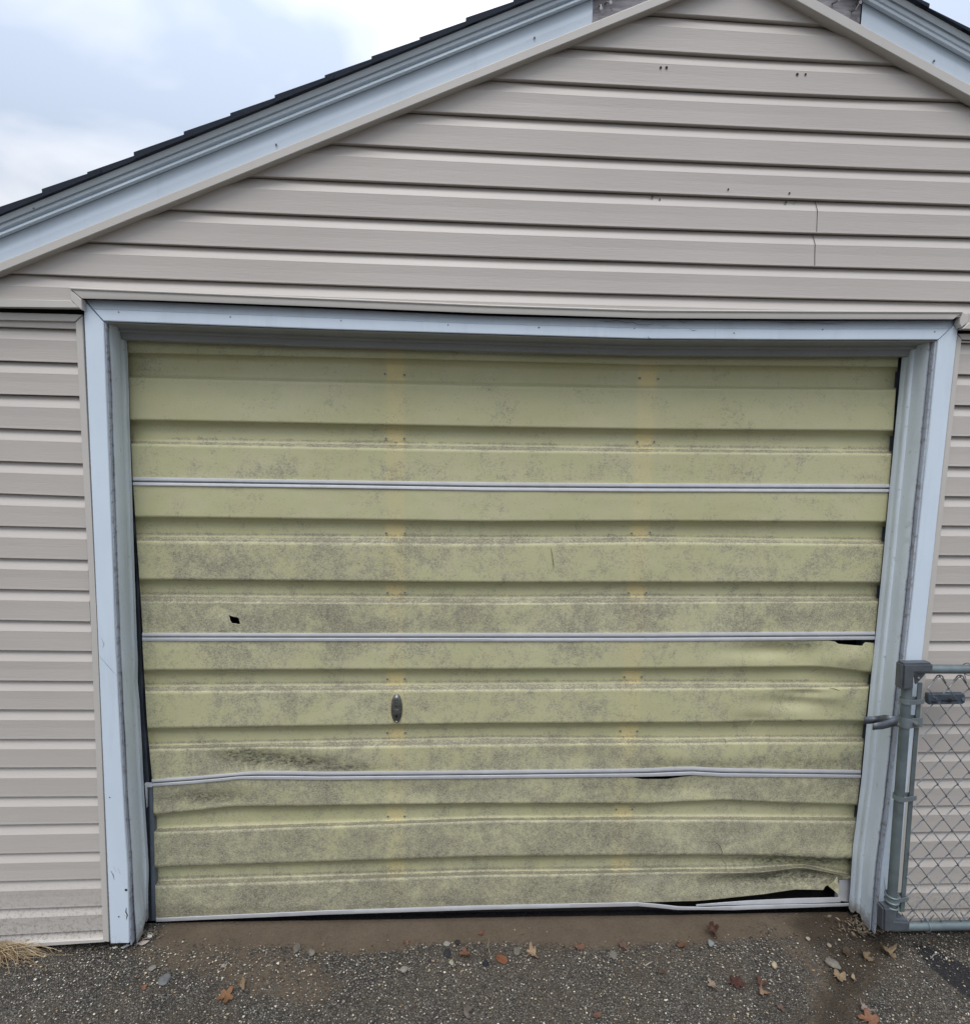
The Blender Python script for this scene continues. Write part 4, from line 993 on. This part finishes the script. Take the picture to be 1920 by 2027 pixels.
leaf(1350, 1876, 25, (.25, .12, .055), 'brown leaf left of and below the dark red crumpled one', 'rag', 2.2, .7, .3, 14)
leaf(1410, 1953, 24, (.44, .34, .25), 'pale beige maple leaf left of the dark red one', 'maple', 2.0, .4, .2, 15)
leaf(1458, 1948, 32, RED, 'deep red maple leaf flat on the asphalt', 'maple', 4.4, .3, .15, 16)
leaf(1505, 1945, 24, (.17, .07, .045), 'dark red brown leaf at the top of a curled tan one', 'rag', .5, .8, .4, 17)
leaf(1508, 1966, 26, (.42, .27, .17), 'curled tan leaf right of the deep red maple leaf', 'rag', 1.2, 1.2, .5, 18)
leaf(1662, 1936, 26, TAN, 'flat tan leaf below the large grey stone on wet dirt', 'rag', .1, .4, .2, 19)
leaf(1689, 1940, 15, PALE, 'small pale leaf right of the flat tan one on wet dirt', 'oval', 1.2, .6, .4, 20)
leaf(1675, 1887, 26, (.10, .065, .035), 'dark brown round leaf stuck to the wet dirt', 'oval', 1.0, .3, .1, 21)
leaf(1712, 1897, 26, (.27, .18, .10), 'ragged tan leaf left of the largest curled leaf', 'rag', .9, .8, .3, 22)
leaf(1756, 1889, 36, (.34, .25, .14), 'largest tan maple leaf, curled, in front of the gate corner', 'maple', 1.6, .9, .3, 23)
leaf(1713, 2000, 27, (.44, .35, .29), 'pale pinkish leaf on the asphalt at lower right', 'maple', 1.0, .7, .3, 24)
leaf(1723, 2024, 40, (.34, .16, .085), 'orange leaf cut by the bottom edge at lower right', 'maple', .2, .3, .1, 25)
leaf(1309, 1925, 16, (.15, .09, .06), 'dull brown scrap on the asphalt beside the middle of the view', 'rag', 2.2, .3, .1, 26)
leaf(1545, 1996, 16, (.20, .13, .10), 'grey brown scrap below the curled tan leaf', 'rag', 0, .4, .1, 27)
def twig(pts, r, col, label):
    bm = bmesh.new(); tube(bm, [bg(x, y, .003)+Vector((0, 0, .002*math.sin(i*2))) for i, (x, y) in enumerate(pts)], r, 6)
    tag(link('twig', bm, m_plain('twig_'+str(int(pts[0][0])), col, .8), None, smooth=True), label, 'twig', 'twigs on the driveway')
twig([(1070, 1958), (1085, 1958), (1100, 1957), (1114, 1951)], .0011, (.06, .055, .05), 'thin dark bent twig on the asphalt near the centre')
twig([(1276, 1913), (1284, 1909), (1292, 1903)], .0020, (.34, .30, .25), 'short pale twig right of centre on the asphalt')
twig([(1776, 1934), (1786, 1941), (1798, 1949)], .0009, (.32, .27, .21), 'thin straw coloured twig at lower right')
twig([(1842, 1898), (1848, 1892), (1855, 1888)], .0019, (.20, .20, .20), 'short grey twig beside the dark tarry streak')
twig([(968, 1858), (966, 1874), (970, 1890)], .0009, (.36, .32, .2), 'thin straw stalk above the reddish brown oval leaf')
# dry grass clump, lower left
rs = random.Random(11); V_, F_, T_ = [], [], []
for k in range(420):
    o = bg(rs.gauss(-22, 24), rs.uniform(1856, 1898)); L_ = rs.uniform(.05, .19); a = rs.gauss(.05, .35); h = rs.uniform(.0, .05)*(1 if o.y > -.12 else .4)
    col = rs.choice(((.30, .20, .10), (.38, .28, .15), (.22, .14, .07), (.46, .37, .23), (.13, .09, .05))); wd = rs.uniform(.0006, .0016); b = len(V_)
    z0_ = rs.uniform(.0, .025)
    for i in range(7):
        t = i/6; aa = a+rs.gauss(0, .05)+.4*t*math.sin(k); x = o.x+L_*t*math.cos(aa); y = min(-.03, o.y+L_*t*math.sin(aa)*.8-(.01*t)); z = max(.0015, z0_+h*math.sin(t*2.6)-.02*t)
        n_ = Vector((-math.sin(aa), math.cos(aa), .6)).normalized()*wd*(1-.7*t)
        V_ += [(x-n_.x, y-n_.y, z-n_.z), (x+n_.x, y+n_.y, z+n_.z)]; T_ += [col, col]
    for i in range(6): F_.append((b+2*i, b+2*i+1, b+2*i+3, b+2*i+2))
tag(tinted('dry_grass', V_, F_, T_, 'straw'), kind='stuff', label='clump of dead straw coloured grass against the foot of the left siding', cat='grass')
# rotten wood and leaf litter at the feet of the jambs
rs = random.Random(5); V_, F_, T_ = [], [], []
def flakes(n, cx, cy, sx, sy, r0, r1, cols, zmax):
    for _ in range(n):
        p = bg(rs.gauss(cx, sx), rs.gauss(cy, sy)); r = rs.uniform(r0, r1); a = rs.uniform(0, 3.14); e = rs.uniform(.15, .5); z = rs.uniform(.001, zmax); b = len(V_); tl = rs.uniform(-.6, .6)
        if p.y > .06: continue
        u = Vector((math.cos(a), math.sin(a), tl))*r; v = Vector((-math.sin(a), math.cos(a), rs.uniform(-.4, .4)))*r*e
        for q in (u, v, -u, -v): V_.append(tuple(Vector((p.x, p.y, z+abs(tl)*r))+q)); T_.append(rs.choice(cols))
        V_.append((p.x, p.y, z+abs(tl)*r+r*.25)); T_.append(T_[-1])
        for i in range(4): F_.append((b+i, b+(i+1) % 4, b+4))
flakes(420, 1722, 1836, 26, 9, .003, .013, ((.09, .06, .035), (.14, .10, .06), (.05, .035, .022), (.24, .20, .14), (.30, .26, .2)), .022)
flakes(220, 280, 1850, 18, 8, .002, .009, ((.12, .085, .055), (.20, .16, .11), (.06, .045, .03), (.34, .30, .26)), .012)
flakes(160, 120, 1878, 70, 4, .002, .007, ((.06, .05, .04), (.12, .09, .06), (.22, .18, .13)), .006)
flakes(150, 1850, 1838, 45, 5, .002, .009, ((.05, .04, .03), (.10, .075, .05), (.16, .12, .08)), .012)
flakes(160, 950, 1895, 60, 14, .001, .005, ((.05, .04, .03), (.14, .10, .06), (.02, .02, .02)), .004)
tag(tinted('wood_and_leaf_litter', V_, F_, T_, 'litter'), kind='stuff', label='crumbs of rotten wood and broken leaves heaped at the feet of the door frame', cat='litter')

# ------------------------------------------------------------------ chain link gate
YGt = -.092
gate = empty('chain_link_gate', bp(1757, 1844, YGt), 'galvanised chain link gate with cast corner elbows in front of the right siding', 'gate')
pt, pb = bp(1797.5, 1330, YGt), bp(1761.5, 1832, YGt)
gx1 = pt.x+.98
ptop = bp(1797.5, 1324.5, YGt); ptr = Vector((gx1, YGt, ptop.z+.000)); pbr = Vector((gx1, YGt, bp(1821, 1833.5, YGt).z))
zt_, zb_ = ptop.z, pbr.z
def gpart(name, bm, mat, sm=True, ang=40): return link(name, bm, mat, gate, smooth=sm, angle=ang)
bm = bmesh.new()
tube(bm, [Vector((pt.x, YGt, zt_)), Vector((pb.x, YGt, zb_))], .0148, 20); tube(bm, [Vector((gx1, YGt, zt_)), Vector((gx1, YGt, zb_))], .0148, 20)
tube(bm, [Vector((pt.x, YGt, zt_)), Vector((gx1, YGt, zt_))], .0148, 20); tube(bm, [Vector((pb.x, YGt, zb_)), Vector((gx1, YGt, zb_))], .0148, 20)
gpart('frame_pipe', bm, 'pipe')
def elbow(px, hole):
    bm = bmesh.new(); P = [bp(x, y, YGt-.019) for x, y in px]; vs_ = [bm.verts.new(p) for p in P]; f = bm.faces.new(vs_)
    r = bmesh.ops.extrude_face_region(bm, geom=[f])
    for e in r['geom']:
        if isinstance(e, bmesh.types.BMVert): e.co.y += .037
    bmesh.ops.bevel(bm, geom=[e for e in bm.edges], offset=.0065, segments=2, affect='EDGES', clamp_overlap=True)
    G3 = [bp(x, y, YGt-.003) for x, y in hole]; poly_w(bm, G3, (0, .006, 0), 0)
    return gpart('corner_elbow', bm, 'cast', True, 35)
elbow([(1788.5, 1314.5), (1849, 1313.5), (1849.5, 1333), (1812, 1333), (1810, 1367), (1785.5, 1367)], [(1810, 1330), (1833, 1331), (1829, 1338), (1813, 1355)])
elbow([(1749.5, 1799), (1773.5, 1799), (1772.5, 1824.5), (1803, 1825.5), (1803, 1845), (1748, 1846.5)], [(1772, 1804), (1784, 1812), (1785, 1826), (1772, 1826)])
for z in (zt_, zb_):
    bm = bmesh.new(); s_ = -1 if z == zt_ else 1; P = [Vector((gx1+a*.022, YGt-.022, z+s_*b*.022)) for a, b in ((1, -1), (-2.5, -1), (-2.5, 1), (-1, 1), (-1, 2.5), (1, 2.5))]; poly_w(bm, P, (0, .044, 0), .004); gpart('corner_elbow', bm, 'cast')
for x, y in ((1818, 1334),): pass
bm = bmesh.new(); tube(bm, [bp(1818.5, 1342, YGt-.010), bp(1818.5, 1342, YGt-.002)], .0035, 10); gpart('rivet', bm, 'screw')
# tension bar
tb0, tb1 = bp(1822, 1352, YGt+.004), bp(1786.5, 1806, YGt+.004)
bm = bmesh.new(); P = [tb0+Vector((-.0075, 0, 0)), tb0+Vector((.0075, 0, 0)), tb1+Vector((.0075, 0, 0)), tb1+Vector((-.0075, 0, 0))]; poly_w(bm, P, (0, .004, 0), .0005); gpart('tension_bar', bm, 'pipe', False)
def pipe_x(z): return pt.x+(pb.x-pt.x)*(z-pt.z)/(pb.z-pt.z)
def bar_x(z): return tb0.x+(tb1.x-tb0.x)*(z-tb0.z)/(tb1.z-tb0.z)
def band(py, hh, lean=0):
    z = bp(1800, py, YGt).z; xc = pipe_x(z); xe_ = bar_x(z)+.010; bm = bmesh.new(); path = []
    for i in range(13):
        a = math.pi*.5+math.pi*i/12; path.append((xc+.0185*math.cos(a), YGt+.0185*math.sin(a)))
    path = [(xe_, YGt+.013), (xc+.02, YGt+.015)]+path[0:]+[(xc+.02, YGt-.014), (xe_-.004, YGt-.008), (xe_, YGt-.006)]
    O_ = [[Vector((x, y, z+hh/2+.001)) for x, y in path], [Vector((x, y, z-hh/2-.001)) for x, y in path]]
    sweep(bm, O_); o = gpart('brace_band', bm, 'band', False); md = o.modifiers.new('t', 'SOLIDIFY'); md.thickness = .0022
    return z, xc, xe_
band(1387, .014); band(1578, .014); band(1777, .012)
z, xc, xe_ = band(1428.5, .031)
bm = bmesh.new()
for x, r in ((bp(1777, 1425, YGt-.02).x, .0055), (bp(1815, 1425, YGt-.02).x, .0055)):
    c = Vector((x, YGt-.021, z)); tube(bm, [c+Vector((0, .014, 0)), c+Vector((0, .0, 0)), c+Vector((0, -.004, 0)), c+Vector((0, -.0055, 0))], [r*1.5, r*1.5, r*1.2, r*.3], 12)
gpart('bolt', bm, 'screw')
# fork latch
bm = bmesh.new()
def flat_path(pts, h0, h1, dz=0):
    A, B = [], []
    for i, (x, Y, yp) in enumerate(pts):
        h = h0+(h1-h0)*i/(len(pts)-1); p = bp(x, yp, Y); A.append(p+Vector((0, 0, h))); B.append(p-Vector((0, 0, h)))
    sweep(bm, [A, B])
flat_path([(1778, -.114, 1426), (1766, -.116, 1427), (1758, -.112, 1425), (1750, -.098, 1423), (1740, -.072, 1424), (1728, -.060, 1426), (1711, -.056, 1427)], .0150, .0120)
flat_path([(1778, -.117, 1429), (1767, -.119, 1431), (1758, -.126, 1434), (1748, -.140, 1437), (1738, -.148, 1438), (1729, -.150, 1439.5)], .0150, .0105)
o = gpart('fork_latch', bm, 'cast', True, 60); md = o.modifiers.new('t', 'SOLIDIFY'); md.thickness = .004
# chain link fabric
n0 = bp(1837.2, 1364, YGt); wN = bp(1878, 1363, YGt).x-n0.x; hN = (bp(1837, 1364, YGt).z-bp(1797.3, 1827-8, YGt).z)/10.0
hN = (bp(1837.2, 1364, YGt).z-bp(1830.2, 1460, YGt).z)/2
zbotm = bp(1800, 1822, YGt).z; bm = bmesh.new(); bk = 0
mstr = int((gx1-n0.x)/(wN/2))
for mI in range(-6, mstr):
    pts = []; kmax = 24
    for k in range(-1, kmax):
        par = (k+mI) % 2
        x = n0.x + (mI + par)*wN/2; z = n0.z - k*hN/2
        lx = 1 if par else -1
        if z < zbotm-.01: break
        if z > n0.z+hN*.5+.001: continue
        if x < bar_x(z)-.018: pts = []; continue
        if x < bar_x(z)-.004: x = bar_x(z)-.008
        ys = -.0028 if True else 0
        # hook over the neighbour: approach on one face of the fabric, leave on the other
        pts += [Vector((x-lx*.004, YGt-.0030*(lx), z+.0048)), Vector((x+lx*.0016, YGt-.0030*lx*.3, z+.0012)), Vector((x+lx*.0016, YGt+.0030*lx*.3, z-.0012)), Vector((x-lx*.004, YGt+.0030*lx, z-.0048))]
    if len(pts) > 3: tube(bm, pts, .00165, 6)
# knuckled ends at the top and bottom
for i in range(0, int((gx1-n0.x)/wN)+1):
    for (zz, s_) in ((n0.z+hN*.5, 1), (zbotm+.004, -1)):
        x = n0.x+wN*(i+.5) if s_ > 0 else bp(1796, 1822, YGt).x+wN*i
        if x > gx1-.03: continue
        c = Vector((x, YGt, zz)); pts = []
        for j in range(9):
            a = -.25+math.pi*(1.15)*j/8; pts.append(c+Vector((.0075*math.cos(a), -.005+.010*j/8, s_*(.0065*math.sin(a)-.001))))
        pts = [pts[0]+Vector((.012, 0, -.017*s_))]+pts+[pts[-1]+Vector((-.010, 0, -.014*s_))]; tube(bm, pts, .0019, 6)
gpart('chain_link', bm, 'wire', True, 60)
bm = bmesh.new()      # wire ties round the rails
for px_, z_, py in ((1916, zt_, 1324), (1833, zb_, 1833)):
    c = bp(px_, py, YGt); c.z = z_; R_ = .0195; pts = []
    for j in range(22):
        a = 5.4*j/21+.4; pts.append(Vector((c.x+.006*(j/21-.5)+.004*math.sin(a), YGt+R_*math.cos(a), c.z+R_*math.sin(a))))
    pts.append(Vector((c.x-.008, YGt-.006, c.z-(.034 if z_ == zt_ else -.034)))); tube(bm, pts, .0014, 6)
gpart('wire_tie', bm, 'wire')
bm = bmesh.new()      # collar rings above the bottom elbow
for py in (1772, 1783, 1793): 
    c = bp(1765, py, YGt); x = pipe_x(c.z); tube(bm, [Vector((x+.0195*math.cos(a), YGt+.0195*math.sin(a), c.z)) for a in [6.28319*i/20 for i in range(20)]], .0035, 8, closed=True)
gpart('collar', bm, 'pipe')
# hinge side post, outside the frame
bm = bmesh.new(); tube(bm, [(gx1+.075, YGt, -.02), (gx1+.075, YGt, zt_+.12)], .03, 18); dome_c = Vector((gx1+.075, YGt, zt_+.12))
tube(bm, [dome_c, dome_c+Vector((0, 0, .015)), dome_c+Vector((0, 0, .03))], [.033, .028, .005], 18)
o = link('gate_post', bm, 'pipe', None, smooth=True, angle=40); tag(o, 'round galvanised post that carries the chain link gate on its far side', 'post')
bm = bmesh.new()
for zz in (zt_-.15, zb_+.15): box(bm, (gx1-.02, YGt-.019, zz-.015), (gx1+.10, YGt+.019, zz+.015))
gpart('hinge', bm, 'cast', False)
# dark plastic plate clipped into the fabric
pl = [bp(x, y, YGt-.004) for x, y in ((1838.5, 1374.5), (1908.5, 1373.5), (1911, 1377), (1911, 1391), (1906, 1394.5), (1840, 1395.5), (1837.6, 1392), (1837.6, 1377))]
bm = bmesh.new(); poly_w(bm, pl, (0, .014, 0), .0022)
a = bp(1864, 1387, YGt-.0065); b = bp(1896, 1386.5, YGt-.0065); box(bm, (a.x, a.y-.0006, a.z-.0009), (b.x, a.y+.004, a.z+.0009), 1)
c = bp(1880.5, 1387.5, YGt-.0066); tube(bm, [c+Vector((0, .004, 0)), c+Vector((0, -.0006, 0))], .0062, 14, mi=1)
a = bp(1845, 1390, YGt-.0065); b = bp(1855, 1391.5, YGt-.0065); box(bm, (a.x, a.y-.0004, a.z-.0012), (b.x, a.y+.004, a.z+.0012), 1)
for k in range(3):
    a = bp(1846+k*3.2, 1381+k*.8, YGt-.0065); box(bm, (a.x, a.y-.0006, a.z-.002), (a.x+.0035, a.y+.004, a.z+.0025), 2)
c = bp(1907.5, 1385, YGt-.0065); tube(bm, [c+Vector((0, .004, 0)), c+Vector((0, -.001, 0))], .0055, 12, mi=2)
o = link('plastic_plate', bm, ['plastic', 'black', 'track'], None); tag(o, 'small dark rectangular plastic plate clipped into the top of the gate mesh', 'plate')
# every loose piece of these becomes an object of its own, under the same parent
def split_loose(o):
    me = o.data; bm = bmesh.new(); bm.from_mesh(me); bm.verts.ensure_lookup_table(); seen = set(); comps = []
    for v in bm.verts:
        if v.index in seen: continue
        st = [v]; seen.add(v.index); c = []
        while st:
            q = st.pop(); c.append(q.index)
            for e in q.link_edges:
                w_ = e.other_vert(q)
                if w_.index not in seen: seen.add(w_.index); st.append(w_)
        comps.append(set(c))
    bm.free()
    if len(comps) < 2: return
    for c in comps:
        b2 = bmesh.new(); b2.from_mesh(me); b2.verts.ensure_lookup_table()
        bmesh.ops.delete(b2, geom=[v for v in b2.verts if v.index not in c], context='VERTS')
        m2 = me.copy(); b2.to_mesh(m2); b2.free()
        n_ = o.copy(); n_.data = m2; n_.name = o.name.split('.')[0]; COL.objects.link(n_)
    bpy.data.objects.remove(o)
for o in list(COL.objects):
    if o.type == 'MESH' and o.name.split('.')[0] in ('corner_post', 'fascia_end', 'nail', 'wall', 'crack', 'bolt', 'wire_tie', 'hinge', 'collar', 'frame_pipe', 'bottom_rail', 'track') or o == far_siding:
        split_loose(o)
# ------------------------------------------------------------------ render settings
SC.render.engine = 'CYCLES'; SC.cycles.samples = 128; SC.cycles.use_denoising = True
SC.render.resolution_x = 969; SC.render.resolution_y = 1024
